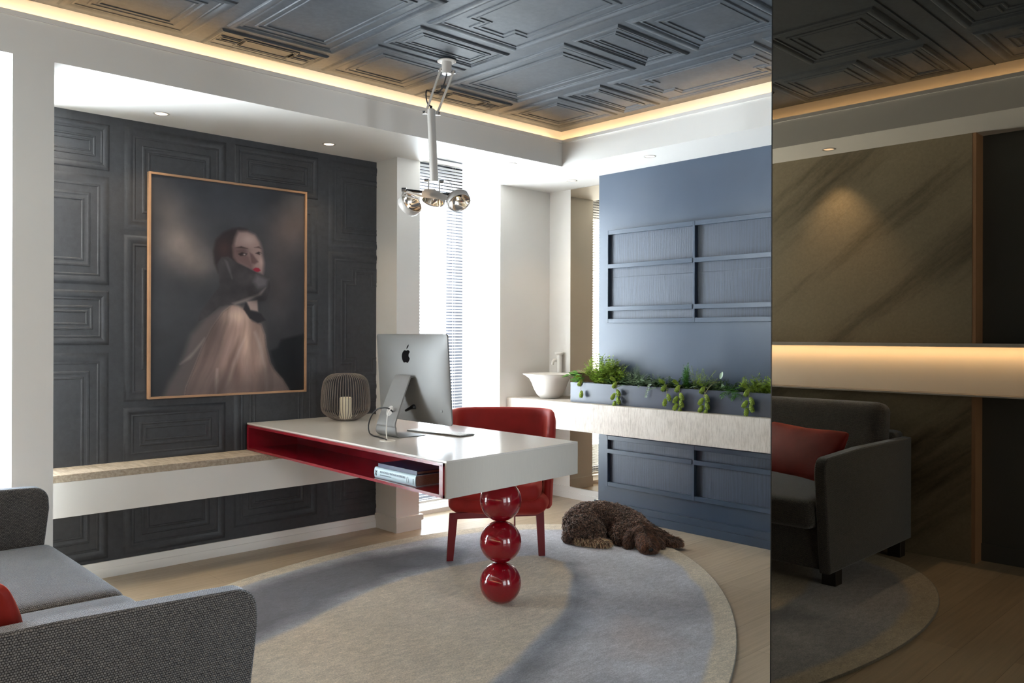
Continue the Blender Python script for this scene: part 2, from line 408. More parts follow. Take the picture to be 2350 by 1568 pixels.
# left border, open above the far window pocket
sof((XB-.7,YI,S), (3.385,5.2,2.60)); sof((3.385,YI,S), (4.345,4.30,2.60)); sof((4.345,YI,S), (5.1,5.2,2.60)); sof((3.30,4.30,2.655), (4.43,5.2,2.735))
sof((3.375,4.30,2.60), (3.385,5.2,2.655)); sof((4.345,4.30,2.60), (4.36,5.2,2.655)); sof((3.375,4.285,2.60), (4.36,4.30,2.655))
sof((XI,YF-.8,S), (5.1,YI,2.60)); sof((XB-.7,YF-.8,S), (XB,YI,2.60)); sof((XB,YF-.8,S), (XI,YF,2.60))
# cove back wall
sof((XB-G-.05,YI+G,2.60), (XI+G,YI+G+.05,ZC)); sof((XI+G,YF-G,2.60), (XI+G+.05,YI+G+.05,ZC)); sof((XB-G-.05,YF-G,2.60), (XB-G,YI+G,ZC)); sof((XB-G,YF-G-.05,2.60), (XI+G,YF-G,ZC))
# upstand lip and its trim strip
for e, (z0_, z1_) in ((0, (2.60,2.646)), (.009, (2.624,2.6455))):
    sof((XB+e if e else XB,YI-e,z0_), (XI,YI+(.012 if not e else 0),z1_)); sof((XI-e,YF,z0_), (XI+(.012 if not e else 0),YI,z1_))
    sof((XB-(.012 if not e else 0),YF,z0_), (XB+e,YI,z1_)); sof((XB,YF-(.012 if not e else 0),z0_), (XI,YF+e,z1_))
struct('trim_1', bm, 'white_paint')

# papered left wall
bm = new(); bx(bm, (1.12,4.724,0), (3.20,4.80,2.47))
fw = lambda u, v, h: Vector((u, 4.7238-h, v))
def wp(u0, u1, rows):
    for r in rows: panel(bm, u0, r[0], u1, r[1], fw, .42, bool(r[2]) if len(r) > 2 else False, min(1.0, (r[1]-r[0])/.34))
wp(.91, 1.49, [(2.17,2.42), (1.56,2.14), (1.24,1.53), (.10,1.20)])
wp(1.565, 2.14, [(1.87,2.43), (.93,1.84,1), (.60,.90), (-.1+.2,.55-.02)])
wp(2.19, 2.75, [(2.16,2.43), (1.56,2.12), (1.23,1.52), (.15,1.185)])
wp(2.825, 3.375, [(1.87,2.43), (.93,1.84,1), (.60,.90), (.12,.56)])
bmesh.ops.bisect_plane(bm, geom=bm.verts[:]+bm.edges[:]+bm.faces[:], plane_co=(1.12,0,0), plane_no=(1,0,0), clear_inner=True)
struct('wall_left', bm, 'wall_paper', smooth=25)
sbox('baseboard_left', [((1.15,4.712,0), (3.195,4.724,.085)), ((1.15,4.706,0), (3.195,4.724,.048))], 'white_trim', bev=.001)
# free-standing left pier beside the near window
sbox('trim_2', [((.863,3.945,0), (1.02,4.28,S+.02))], 'white_paint')
# pier between papered wall and far window, with its stepped foot
sbox('trim_3', [((3.196,4.487,0), (3.383,5.08,S+.02))], 'white_paint')
sbox('baseboard_pier', [((3.187,4.470,0), (3.391,4.711,.0615)), ((3.181,4.462,.062), (3.402,4.7105,.098))], 'white_trim')
# corner wall and right wall
sbox('wall_corner', [((4.356,4.75,0), (4.98,5.15,S+.02))], 'white_paint')
sbox('wall_right', [((4.907,3.6,0), (5.05,4.76,S+.02))], 'white_paint')
sbox('baseboard_right', [((4.895,3.96,0), (4.907,4.75,.09)), ((4.888,3.96,0), (4.907,4.75,.048)), ((4.36,4.738,0), (4.9,4.75,.09))], 'white_trim')
sbox('wall_right_blue', [((4.635,-2.0,0), (5.05,3.985,S+.02))], 'blue_paint')
sbox('baseboard_blue', [((4.607,-2.0,0), (4.636,4.012,.055)), ((4.614,-2.0,.0551), (4.636,4.006,.10)), ((4.6361,3.9855,0), (4.885,4.012,.055)), ((4.6361,3.9855,.0551), (4.885,4.006,.10))], 'blue_paint')
# back wall: stone slab, reveal and dark recess
sbox('wall_back', [((-.40,1.585,0), (-.262,4.3,S+.02))], 'slab_stone')
sbox('trim_4', [((-.40,1.565,0), (-.263,1.586,S+.02))], 'reveal_wood')
sbox('wall_back_recess', [((-.5,-2.0,0), (-.39,1.60,S+.02)), ((-.5,4.2,0), (-.26,5.2,S+.02))], 'dark_panel')
sbox('baseboard_back', [((-.39,-1.9,0), (-.375,1.565,.10))], 'dark_panel')
# outside walls around the windows
sbox('wall_front', [((-.5,-2.0,0), (.1,-1.9,S+.02)), ((1.7,-2.0,0), (2.55,-1.9,S+.02)), ((.1,-2.0,2.3), (1.7,-1.9,S+.02)), ((3.55,-2.0,0), (5.05,-1.9,S+.02)), ((2.55,-2.0,2.35), (3.55,-1.9,S+.02))], 'white_paint')
sbox('wall_left_outer', [((1.15,4.80,0), (3.2,5.15,S+.1)), ((-.5,5.08,2.44), (1.2,5.15,2.6)), ((-.5,5.08,-.02), (1.2,5.15,.02)), ((3.383,5.08,2.64), (4.36,5.15,2.74)), ((3.1,5.08,2.4), (3.385,5.2,2.75)), ((4.35,5.08,2.4), (4.7,5.2,2.75))], 'white_paint')
# window 1 (left, behind the pier)
wn = bpy.data.objects.new('window_1', None); COL.objects.link(wn); wn['kind'] = 'structure'
sbox('window_frame', [((-.26,5.03,0), (-.20,5.09,2.46)), ((1.09,5.03,0), (1.15,5.09,2.46)), ((-.2,5.03,2.40), (1.09,5.09,2.46)), ((-.2,5.03,0), (1.09,5.09,.06))], 'white_trim', wn)
sbox('pane', [((-.2,5.055,.06), (1.09,5.062,2.40))], 'clear_glass', wn)
wn = bpy.data.objects.new('window_2', None); COL.objects.link(wn); wn['kind'] = 'structure'
sbox('window_frame', [((3.383,5.03,.0), (3.40,5.08,2.655)), ((4.34,5.03,0), (4.356,5.08,2.655)), ((3.383,5.03,0), (4.356,5.075,.045)), ((3.383,4.80,0), (4.356,5.03,.03))], 'white_trim', wn)
sbox('casement_frame', [((4.05,5.035,.045), (4.215,5.075,2.60)), ((3.40,5.035,2.37), (4.215,5.075,2.655)), ((3.40,5.035,.045), (4.05,5.075,.10))], 'grey_frame', wn)
sbox('pane', [((3.40,5.05,.10), (4.05,5.057,2.37)), ((4.215,5.05,.045), (4.34,5.057,2.655))], 'clear_glass', wn)
wn = bpy.data.objects.new('window_3', None); COL.objects.link(wn); wn['kind'] = 'structure'
sbox('window_frame', [((2.55,-1.97,0), (2.61,-1.91,2.35)), ((3.49,-1.97,0), (3.55,-1.91,2.35)), ((2.61,-1.97,2.29), (3.49,-1.91,2.35)), ((2.61,-1.97,0), (3.49,-1.91,.06))], 'white_trim', wn)
sbox('pane', [((2.61,-1.945,.06), (3.49,-1.94,2.29))], 'clear_glass', wn)

wn = bpy.data.objects.new('added_window', None); COL.objects.link(wn); wn['kind'] = 'structure'  # unseen window added so the rear fill can reach the room
sbox('window_frame', [((.1,-1.97,0), (.16,-1.91,2.3)), ((1.64,-1.97,0), (1.7,-1.91,2.3)), ((.1,-1.97,2.24), (1.7,-1.91,2.3)), ((.1,-1.97,0), (1.7,-1.91,.06))], 'white_trim', wn)
sbox('pane', [((.16,-1.945,.06), (1.64,-1.94,2.24))], 'clear_glass', wn)

# venetian blinds
def blind(label, x0, x1, y, ztop, zbot, tilt, cords):
    t = thing('venetian_blind', label, 'blind', ((x0+x1)/2, y, zbot))
    cx = (x0+x1)/2; hw = (x1-x0)/2
    box('headrail', (-hw,-.02,ztop-zbot-.028), (hw,.02,ztop-zbot), 'white_trim', t)
    bm = new(); z = .03; n = 0
    while z < ztop-zbot-.04:
        M = Matrix.Translation((0,0,z)) @ Matrix.Rotation(-tilt, 4, 'X')
        bx(bm, (-hw+.004,-.0125,-.0004), (hw-.004,.0125,.0004), M=M); z += .0235
    finish('slats', bm, 'thin_slat', t)
    box('bottom_rail', (-hw+.004,-.0125,0), (hw-.004,.0125,.016), 'white_trim', t)
    for c in cords:
        for dy in (-.0135, .0135):
            bm = new(); tube(bm, [(c-cx, dy, .01), (c-cx, dy, ztop-zbot-.02)], .0009, 5); finish('ladder_cord', bm, 'white_cord', t)
    return t
blind('white venetian blind over the tall window behind the computer', 3.395, 4.343, 4.97, 2.622, .045, math.radians(24), (3.55, 4.075, 4.28))
blind('white venetian blind over the bright window at the left edge', -.22, 1.13, 4.97, 2.455, .045, math.radians(28), (-.05, .45, .98))

# ------------------------------------------------------------------ mirrors
t = thing('tinted_mirror_panel', 'tall smoked mirror panel reflecting the sofa at the right', 'mirror', (2.463, 1.385, 0), .013)
bm = new(); bx(bm, (0,-2.1,.006), (.006,-.003,2.66)); finish('mirror_glass', bm, 'smoked_mirror', t)
bm = new(); bx(bm, (.0062,-2.1,.006), (.045,-.003,2.66)); bx(bm, (-.001,-.003,.006), (.045,.0,2.66)); finish('panel_backing', bm, 'black_edge', t)
t = thing('wall_mirror', 'narrow bronze mirror on the white wall left of the blue panelling', 'mirror', (4.9, 4.25, .093))
box('mirror_glass', (0,-.245,0), (.006,.262,2.37), 'bronze_mirror', t)
box('mirror_backing', (.0061,-.245,0), (.0068,.2615,2.37), 'black_edge', t)

# ------------------------------------------------------------------ lights in the room
def spot(name, loc, d, power, ang, col=(1,.78,.52), blend=.7, parent=None, r=.02):
    l = bpy.data.lights.new(name, 'SPOT'); l.energy = power; l.spot_size = math.radians(ang); l.spot_blend = blend; l.color = col; l.shadow_soft_size = r
    o = bpy.data.objects.new(name, l); COL.objects.link(o); o.location = loc; o.rotation_euler = Vector(d).to_track_quat('-Z','Y').to_euler()
    return o
DL = [(1.669,4.475,'small round downlight above the left part of the picture'), (2.679,4.475,'small round downlight above the right part of the picture'),
      (3.877,4.124,'small round downlight in the white border in front of the far window'), (4.634,4.256,'small round downlight above the wash bowl, nearest the corner'),
      (4.365,3.323,'small round downlight above the left end of the blue shelves'), (-.10,2.355,'small round downlight over the stone wall, seen in the tinted mirror')]
proto = None
for k, (x, y, lb) in enumerate(DL):
    if proto is None:
        t = thing('ceiling_downlight', lb, 'downlight', (x, y, S), group='recessed downlights in the white ceiling border')
        bm = new(); lathe(bm, [(.030,-.0005), (.034,-.003), (.040,-.0025), (.042,0)], n=32, closed=False); finish('trim_ring', bm, 'lamp_white', t)
        bm = new(); lathe(bm, [(.0,-.0008), (.030,-.0008)], n=28); finish('lens', bm, 'downlight_glow', t); proto = t
    else: t = copy_thing(proto, (x, y, S), lb)
    spot('downlight_beam', (x, y, S-.006), (0, .0, -1), 9 if x > 0 else 42, 95 if x > 0 else 82)
spot('downlight_beam', (.95, 4.5, S-.01), (.25,.25,-1), 18, 110)

# ------------------------------------------------------------------ floating bench along the papered wall
t = thing('floating_bench', 'long white wall hung bench with a beige stone top under the picture', 'bench', (1.0, 4.724, .398))
box('bench_body', (.03,-.255,0), (2.194,-.0005,.174), 'white_paint', t, .001, 1)
box('stone_top', (.03,-.256,.174), (2.194,-.0005,.210), 'bench_stone', t, .0015, 1)

# framed portrait
ART={
 'hair':[(2.166, 1.922), (2.11, 1.895), (2.068, 1.847), (2.053, 1.783), (2.06, 1.713), (2.083, 1.66), (2.129, 1.645), (2.204, 1.712), (2.262, 1.762), (2.3, 1.884), (2.261, 1.926), (2.213, 1.933)],
 'face':[(2.203, 1.912), (2.261, 1.915), (2.31, 1.898), (2.339, 1.859), (2.356, 1.814), (2.357, 1.777), (2.368, 1.731), (2.365, 1.685), (2.36, 1.664), (2.301, 1.681), (2.252, 1.702), (2.204, 1.721), (2.18, 1.756), (2.173, 1.819), (2.185, 1.874)],
 'scarf':[(2.101, 1.751), (2.143, 1.758), (2.195, 1.725), (2.262, 1.698), (2.32, 1.673), (2.4, 1.645), (2.41, 1.594), (2.4, 1.547), (2.38, 1.504), (2.341, 1.499), (2.301, 1.525), (2.253, 1.505), (2.167, 1.475), (2.092, 1.464), (2.02, 1.401), (1.966, 1.373), (1.975, 1.426), (2.028, 1.498), (2.092, 1.581), (2.083, 1.66), (2.073, 1.705)],
 'scarfhi':[(2.32, 1.659), (2.395, 1.635), (2.385, 1.593), (2.33, 1.581), (2.301, 1.617)],
 'fold':[(2.124, 1.734), (2.143, 1.682), (2.167, 1.629), (2.157, 1.673), (2.138, 1.726)],
 'foldb':[(2.167, 1.484), (2.253, 1.514), (2.331, 1.544), (2.38, 1.583), (2.35, 1.536), (2.262, 1.496), (2.186, 1.474)],
 'neck':[(2.258, 1.496), (2.326, 1.507), (2.331, 1.438), (2.282, 1.446)],
 'tail':[(2.253, 1.491), (2.282, 1.442), (2.351, 1.425), (2.381, 1.386), (2.331, 1.369), (2.277, 1.396), (2.238, 1.45)],
 'veil':[(2.158, 1.471), (2.093, 1.446), (2.011, 1.392), (1.922, 1.294), (1.887, 1.19), (1.853, 1.113), (1.802, 1.028), (1.768, 0.944), (2.169, 0.924), (2.206, 1.213), (2.205, 1.458)],
 'torso':[(2.167, 1.471), (2.111, 1.429), (2.047, 1.339), (1.993, 1.233), (1.94, 1.102), (1.897, 0.999), (1.888, 0.938), (2.556, 0.924), (2.493, 1.022), (2.442, 1.075), (2.412, 1.127), (2.386, 1.221), (2.376, 1.295), (2.351, 1.36), (2.292, 1.382), (2.253, 1.441), (2.205, 1.467)],
 'arm':[(2.167, 1.457), (2.224, 1.45), (2.263, 1.396), (2.268, 1.322), (2.206, 1.249), (2.159, 1.123), (2.113, 0.945), (2.048, 0.948), (2.075, 1.098), (2.13, 1.232), (2.13, 1.349)],
 'st1':[(1.862, 1.13), (1.94, 1.202), (2.002, 1.277), (1.984, 1.242), (1.922, 1.163)],
 'st2':[(2.075, 1.098), (2.066, 1.018), (2.071, 0.947), (2.083, 1.027), (2.081, 1.098)],
 'st3':[(2.206, 1.213), (2.168, 1.123), (2.131, 0.989), (2.159, 1.033), (2.215, 1.186), (2.253, 1.286)],
 'st4':[(2.302, 1.313), (2.341, 1.212), (2.372, 1.091), (2.382, 0.951), (2.402, 0.95), (2.387, 1.09), (2.356, 1.23), (2.317, 1.323)],
 'rveil':[(2.382, 1.091), (2.442, 1.075), (2.493, 1.022), (2.556, 0.924), (2.392, 0.932)],
 'land':[(2.411, 1.197), (2.462, 1.22), (2.482, 1.267), (2.565, 1.286), (2.645, 1.305), (2.651, 0.92), (2.546, 0.925), (2.463, 1.06)],
 'brow1':[(2.185, 1.811), (2.223, 1.823), (2.266, 1.812), (2.223, 1.813)],
 'brow2':[(2.305, 1.822), (2.335, 1.831), (2.351, 1.818), (2.33, 1.822)],
 'eye1':[(2.204, 1.776), (2.228, 1.788), (2.261, 1.782), (2.252, 1.77), (2.218, 1.766)],
 'eye2':[(2.312, 1.788), (2.335, 1.799), (2.354, 1.791), (2.34, 1.78)],
 'nose':[(2.276, 1.79), (2.295, 1.782), (2.332, 1.737), (2.31, 1.723), (2.289, 1.727)],
 'lips':[(2.296, 1.69), (2.315, 1.702), (2.335, 1.7), (2.348, 1.686), (2.33, 1.676), (2.31, 1.678)],
 'cheek':[(2.175, 1.819), (2.242, 1.797), (2.281, 1.763), (2.301, 1.718), (2.296, 1.681), (2.252, 1.702), (2.204, 1.721), (2.177, 1.756)],
}
def sdf_poly(P, poly):
    """signed distance, negative inside"""
    V = np.array(poly); n = len(V); d = np.full(len(P), 1e9); inside = np.zeros(len(P), bool)
    for i in range(n):
        a = V[i]; b = V[(i+1) % n]; e = b-a; w_ = P-a; t_ = np.clip((w_@e)/(e@e+1e-12), 0, 1)
        d = np.minimum(d, np.hypot(*(w_-t_[:, None]*e).T))
        c = ((a[1] > P[:,1]) != (b[1] > P[:,1])) & (P[:,0] < (b[0]-a[0])*(P[:,1]-a[1])/((b[1]-a[1]) or 1e-12)+a[0]); inside ^= c
    return np.where(inside, -d, d)
def vnoise(P, freq, seed):
    rg = np.random.RandomState(seed); G = rg.rand(64, 64); x = P[:,0]*freq; y = P[:,1]*freq
    xi = np.floor(x).astype(int); yi = np.floor(y).astype(int); fx = x-xi; fy = y-yi; fx = fx*fx*(3-2*fx); fy = fy*fy*(3-2*fy)
    g = lambda a, b: G[a % 64, b % 64]
    return (g(xi,yi)*(1-fx)+g(xi+1,yi)*fx)*(1-fy)+(g(xi,yi+1)*(1-fx)+g(xi+1,yi+1)*fx)*fy
def fbm(P, f, seed): return sum(vnoise(P, f*2**k, seed+k)/2**k for k in range(5))/1.94
def srgb2lin(C): C = C/255; return np.where(C <= .04045, C/12.92, ((C+.055)/1.055)**2.4)
def colour_grid(name, P3, faces, colors, mat, parent=None):
    me = bpy.data.meshes.new(name); me.from_pydata([tuple(p) for p in P3], [], faces); me.update()
    ca = me.color_attributes.new('Col', 'FLOAT_COLOR', 'POINT'); L = np.ones((len(P3), 4)); L[:, :3] = srgb2lin(colors)
    ca.data.foreach_set('color', L.ravel()); me.materials.append(MATS[mat])
    o = bpy.data.objects.new(name, me); COL.objects.link(o)
    if parent is not None: o.parent = parent
    return o
t = thing('framed_portrait', 'large oak framed portrait of a woman in a dark scarf on the papered wall', 'picture', (2.168, 4.7235, .941))
W_, H_ = .968, 1.254; FB = .012
for nm, lo, hi in (('frame_side', (-W_/2,-.036,0), (-W_/2+FB,-.0072,H_)), ('frame_side', (W_/2-FB,-.036,0), (W_/2,-.0072,H_)), ('frame_rail', (-W_/2+FB,-.036,0), (W_/2-FB,-.0072,FB)), ('frame_rail', (-W_/2+FB,-.036,H_-FB), (W_/2-FB,-.0072,H_))):
    box(nm, lo, hi, 'oak_frame', t, .0008, 1)
box('backing_board', (-W_/2+.002,-.0225,.002), (W_/2-.002,-.012,H_-.002), 'dark_wood', t)
nx, nz = 330, 430
xs = np.linspace(2.168-W_/2+FB, 2.168+W_/2-FB, nx); zs = np.linspace(.941+FB, .941+H_-FB, nz); gx, gz = np.meshgrid(xs, zs); P = np.c_[gx.ravel(), gz.ravel()]
def art_colors(P):
    u = (P[:,0]-1.684)/.968; v = (P[:,1]-.941)/1.254
    C = np.tile(np.array([62.,62,66]), (len(P),1)); C *= (.72+.36*v)[:,None]
    n = fbm(P, 3.2, 3); n2 = fbm(P, 7, 9)
    def g(cx, cz, sx, sz): return np.exp(-((P[:,0]-cx)/sx)**2-((P[:,1]-cz)/sz)**2)
    def over(C, a, col): a = np.clip(a, 0, 1)[:,None]; return C*(1-a)+np.array(col, float)*a
    C = over(C, (g(1.86,1.80,.13,.10)+g(1.95,1.70,.14,.09)+g(1.80,1.98,.10,.12)*.5)*(.25+.9*n), (116,106,102))
    C = over(C, (g(2.56,1.98,.13,.16)+g(2.47,1.62,.1,.25)*.6)*(.25+.6*n), (112,94,88))
    C = over(C, g(2.2,2.15,.5,.12)*.5, (50,54,60)); C = over(C, g(1.78,1.45,.12,.15)*.4*n, (84,84,86))
    C *= (.86+.28*n2)[:,None]
    C = over(C, np.clip((1.22-P[:,1])/.3, 0, 1)*.75*(np.abs(P[:,0]-2.2) > 0), (34,34,37))
    def lay(C, k, col, soft=.006, op=1, off=0):
        d = sdf_poly(P, ART[k])+off; return over(C, op*np.clip(.5-d/soft, 0, 1), col)
    C = lay(C, 'land', (24,25,28), .02, .85)
    C = lay(C, 'veil', (96,86,84), .05, .55); C = lay(C, 'veil', (112,98,95), .03, .35); C = lay(C, 'torso', (158,131,122), .018, .9)
    d = sdf_poly(P, ART['torso'])
    sh = (P[:,0]-1.98-(1.47-P[:,1])*-.02)
    C = over(C, g(2.06,1.12,.07,.2)*.5, (84,70,68)); C = over(C, g(2.2,1.06,.035,.12)*.55, (92,68,60)); C = over(C, g(2.05,1.33,.05,.09)*.5, (96,82,78))
    C = over(C, g(2.19,1.41,.065,.045)*.85, (212,186,170)); C = over(C, np.exp(-((P[:,0]-(2.20-(1.25-P[:,1])*.38))/.022)**2)*np.clip((1.30-P[:,1])/.12, 0, 1)*.5, (84,62,56)); C = over(C, np.exp(-((P[:,0]-(2.08-(1.35-P[:,1])*.42))/.03)**2)*np.clip((1.42-P[:,1])/.15, 0, 1)*.4, (92,76,74)); C = over(C, g(2.26,1.26,.03,.14)*.6, (198,168,150)); C = over(C, g(2.35,1.22,.03,.13)*.55, (196,170,154))
    C = over(C, g(2.31,1.10,.03,.2)*.35, (188,150,134))
    C = lay(C, 'arm', (176,146,134), .06, .30)
    for k, o_ in (('st1',.4), ('st2',.75), ('st3',.4), ('st4',.5)): C = lay(C, k, (198,178,170), .02, o_)
    C = lay(C, 'rveil', (150,132,126), .03, .5)
    rot = P[:,0]*.93-(P[:,1]-1.2)*.36*np.clip((2.40-P[:,0])/.35, 0, 1); Q_ = np.c_[rot*16+fbm(P, 3, 5)*1.6, P[:,1]*2.2+3]; st = fbm(Q_, 1.0, 77)
    C = np.where((d < 0)[:,None], C*(.62+.68*st)[:,None], C)
    C = over(C, (d < .0)*np.clip((1.12-P[:,1])/.3, 0, .45), (70,62,62))
    C = lay(C, 'hair', (46,37,38), .02); C = over(C, g(2.12,1.80,.04,.05)*.5, (78,50,46))
    C = lay(C, 'face', (140,118,114), .028); C = over(C, g(2.27,1.87,.05,.035)*.6*(sdf_poly(P, ART['face']) < 0), (182,158,150))
    C = lay(C, 'cheek', (92,70,68), .035, .75); C = over(C, g(2.35,1.74,.015,.035)*.5, (188,160,150))
    C = over(C, g(2.235,1.80,.04,.02)*.5, (62,46,46))
    C = lay(C, 'nose', (78,56,56), .012, .7); C = lay(C, 'brow1', (44,32,32), .008, .85); C = lay(C, 'brow2', (54,40,40), .008, .8)
    C = lay(C, 'eye1', (36,28,30), .008, .9); C = lay(C, 'eye2', (40,30,32), .007, .9); C = over(C, g(2.243,1.776,.008,.005)*.8, (190,176,172)); C = over(C, g(2.345,1.788,.006,.004)*.7, (176,160,156))
    C = lay(C, 'lips', (140,34,52), .006)
    C = lay(C, 'neck', (150,130,124), .012); C = lay(C, 'scarf', (58,54,56), .01); C = lay(C, 'tail', (42,39,42), .01)
    ds = sdf_poly(P, ART['scarf']); m_ = (ds < 0)[:,None]; C = np.where(m_, C*(.74+.5*fbm(P, 14, 21))[:,None], C)
    C = lay(C, 'scarfhi', (112,108,112), .03, .6); C = lay(C, 'fold', (112,106,108), .018, .6); C = lay(C, 'foldb', (136,124,120), .014, .7)
    C = over(C, g(2.33,1.52,.05,.03)*.55, (30,28,30)); C = over(C, g(2.15,1.55,.05,.04)*.35, (34,31,33))
    return np.clip(C, 0, 255)
fc = [(j*nx+i, j*nx+i+1, (j+1)*nx+i+1, (j+1)*nx+i) for j in range(nz-1) for i in range(nx-1)]
P3 = np.c_[P[:,0]-2.168, np.full(len(P), -.0228), P[:,1]-.941]
colour_grid('print', P3, fc, art_colors(P), 'art_print', t)

# ------------------------------------------------------------------ lit wall shelf above the sofa
t = thing('lit_wall_shelf', 'long white wall hung light channel glowing warm above the sofa', 'shelf', (-.262, 2.1, .962))
box('back_panel', (.001,-2.9,.010), (.016,1.55,.288), 'white_paint', t)
box('top_profile', (.001,-2.9,.288), (.112,1.55,.298), 'lamp_white', t); box('front_lip', (.106,-2.9,.278), (.112,1.55,.2879), 'lamp_white', t)
box('bottom_profile', (.001,-2.9,0), (.112,1.55,.009), 'lamp_white', t)
box('light_strip', (.085,-2.9,.2805), (.098,1.55,.2875), 'led_strip', t)
o = area('shelf_led', (-.262+.088, 1.42, 1.238), (-1, 0, -.7), .008, 4.3, 6.5, (1,.68,.38), math.radians(120))
zz_ = Vector((1,0,.7)).normalized(); yy_ = Vector((0,1,0)); xx_ = yy_.cross(zz_)
o.rotation_euler = Matrix(((xx_.x,yy_.x,zz_.x),(xx_.y,yy_.y,zz_.y),(xx_.z,yy_.z,zz_.z))).to_euler()

# ------------------------------------------------------------------ sofa
t = thing('sofa', 'blue grey knitted two seat sofa with thin arms against the stone wall', 'sofa', (0, 0, 0))
def arm(y0, y1):
    bm = new(); prof = [(-.215,.10), (.80,.10), (.93,.675), (-.215,.70)]
    N = 12; r = .055
    # side outline with rounded upper front corner
    out = [(-.215,.10), (.885,.10), (.945,.60)]
    c = (.945-r-.002, .688-r)
    for k in range(7):
        a = math.radians(8+(82*k/6)); out.append((c[0]+r*math.cos(a), c[1]+r*math.sin(a)))
    out += [(.5,.703), (-.215,.70)]
    e = .018
    def ring(y, ins):
        vs = []
        cx = sum(p[0] for p in out)/len(out); cz = sum(p[1] for p in out)/len(out)
        for (x, z) in out:
            sx = x - ins*(1 if x > .3 else (0 if x > -.2 else -1)); sz = z - ins*(1 if z > .5 else (0 if z > .11 else -1)); vs.append(bm.verts.new((sx, y, sz)))
        return vs
    R = [ring(y0, .009), ring(y0+.0015, .005), ring(y0+.004, .002), ring(y0+.008, 0), ring(y1-.008, 0), ring(y1-.004, .002), ring(y1-.0015, .005), ring(y1, .009)]
    for a, b in zip(R, R[1:]):
        for k in range(len(a)): bm.faces.new((a[k], a[(k+1)%len(a)], b[(k+1)%len(b)], b[k]))
    bm.faces.new(R[0][::-1]); bm.faces.new(R[-1])
    return finish('armrest', bm, 'sofa_knit', t, 24)
arm(1.895, 1.955); arm(3.70, 3.76)
bm = new(); bx(bm, (-.20,1.956,.11), (.87,3.699,.315), .012, 3); finish('base', bm, 'sofa_knit', t)
bm = new(); softbox(bm, (-.255,1.95,.12), (-.09,3.705,.735), .035); finish('back_frame', bm, 'sofa_knit', t, 60)
bm = new(); softbox(bm, (.0,1.960,.318), (.955,2.822,.468), .045, crown=.022); finish('seat_cushion', bm, 'sofa_knit', t, 60)
bm = new(); softbox(bm, (.0,2.828,.318), (.955,3.695,.468), .045, crown=.022); finish('seat_cushion', bm, 'sofa_knit', t, 60)
lean = Matrix.Translation((-.09,0,.50)) @ Matrix.Rotation(math.radians(-8),4,'Y') @ Matrix.Translation((.09,0,-.50))
for ya, yb in ((1.975,2.82), (2.83,3.685)):
    bm = new(); softbox(bm, (-.10,ya,.475), (.06,yb,.90), .06, M=lean); finish('back_cushion', bm, 'sofa_knit', t, 60)
for (x, y) in ((.70,1.915), (-.17,1.915), (.70,3.66), (-.17,3.66)):
    box('leg', (x-.0,y,.0135), (x+.075,y+.075,.11), 'dark_wood', t, .002, 1) if x > 0 else box('leg', (x,y,0), (x+.075,y+.075,.11), 'dark_wood', t, .002, 1)
# cushion
def throw(name, label, M, hx, hz, th):
    bm = new()
    def sq(p, h):
        u = p.x/h.x; v = p.z/h.z; f = (1-abs(u)**2.2)*(1-abs(v)**2.2); p.y = p.y*(.12+.88*max(0, f)**.5)
        k = 1-.07*(1-abs(v))*abs(u)**2; p.x *= k; k = 1-.07*(1-abs(u))*abs(v)**2; p.z *= k
        p.y += .004*math.sin(u*9+v*4)*(u*u+v*v); return p
    softbox(bm, (-hx,-th,-hz), (hx,th,hz), .03, 22, squash=sq)
    o = finish(name, bm, 'cushion_velvet', None, 70); o.matrix_world = M; tag(o, label, 'cushion'); return o
throw('throw_cushion', 'rust red velvet cushion leaning in the near corner of the sofa', Matrix.Translation((.350,2.300,.622)) @ Matrix.Rotation(math.radians(112),4,'Z') @ Matrix.Rotation(math.radians(-14),4,'X'), .31, .155, .065)

# ------------------------------------------------------------------ rug
rc, ra, rb, rt_, rn = (2.124,2.838), 2.302, 1.288, .398, 1.909
BE = [(.2,2.6),(.6,2.95),(1.1,3.05),(1.6,3.23),(1.88,3.33),(2.29,3.51),(2.62,3.6),(2.94,3.59),(3.26,3.54),(3.44,3.44),(3.45,3.24),(3.36,3.09),(3.16,2.9),(2.91,2.7),(2.69,2.58),(2.44,2.46),(2.22,2.35),(2.06,2.29),(1.7,2.1),(1.3,1.95),(.9,2.0),(.4,2.2)]
DK = [(1.98,3.99),(2.3,4.07),(2.73,4.09),(3.1,4.0),(3.21,3.83),(3.0,3.66),(2.66,3.65),(2.33,3.57),(1.92,3.41),(1.64,3.3),(1.0,3.1),(.6,3.0),(.8,3.4),(1.4,3.8)]
DR = [(3.46,3.16),(3.22,2.84),(2.94,2.60),(2.7,2.44),(2.44,2.33),(2.17,2.18),(1.7,2.0),(1.3,1.8),(1.2,1.95),(1.7,2.12),(2.06,2.29),(2.44,2.46),(2.69,2.58),(2.91,2.7),(3.16,2.9),(3.36,3.09)]
PK = [(2.73,2.33),(2.98,2.39),(2.98,2.24),(2.89,2.04),(2.66,2.0),(2.63,2.15)]
def rug_rt(th, k=1.0):
    c, s_ = math.cos(th), math.sin(th); u = math.copysign(abs(c)**(2/rn), c)*ra*k; v = math.copysign(abs(s_)**(2/rn), s_)*rb*k
    return rc[0]+u*math.cos(rt_)-v*math.sin(rt_), rc[1]+u*math.sin(rt_)+v*math.cos(rt_)
nA, nR = 420, 150; P3 = []; fc = []; top = .012
rads = [(.003+.994*(j/(nR-1))) for j in range(nR)]
for j, k in enumerate(rads):
    for i in range(nA):
        x, y = rug_rt(2*PI*i/nA, k); P3.append((x, y, top))
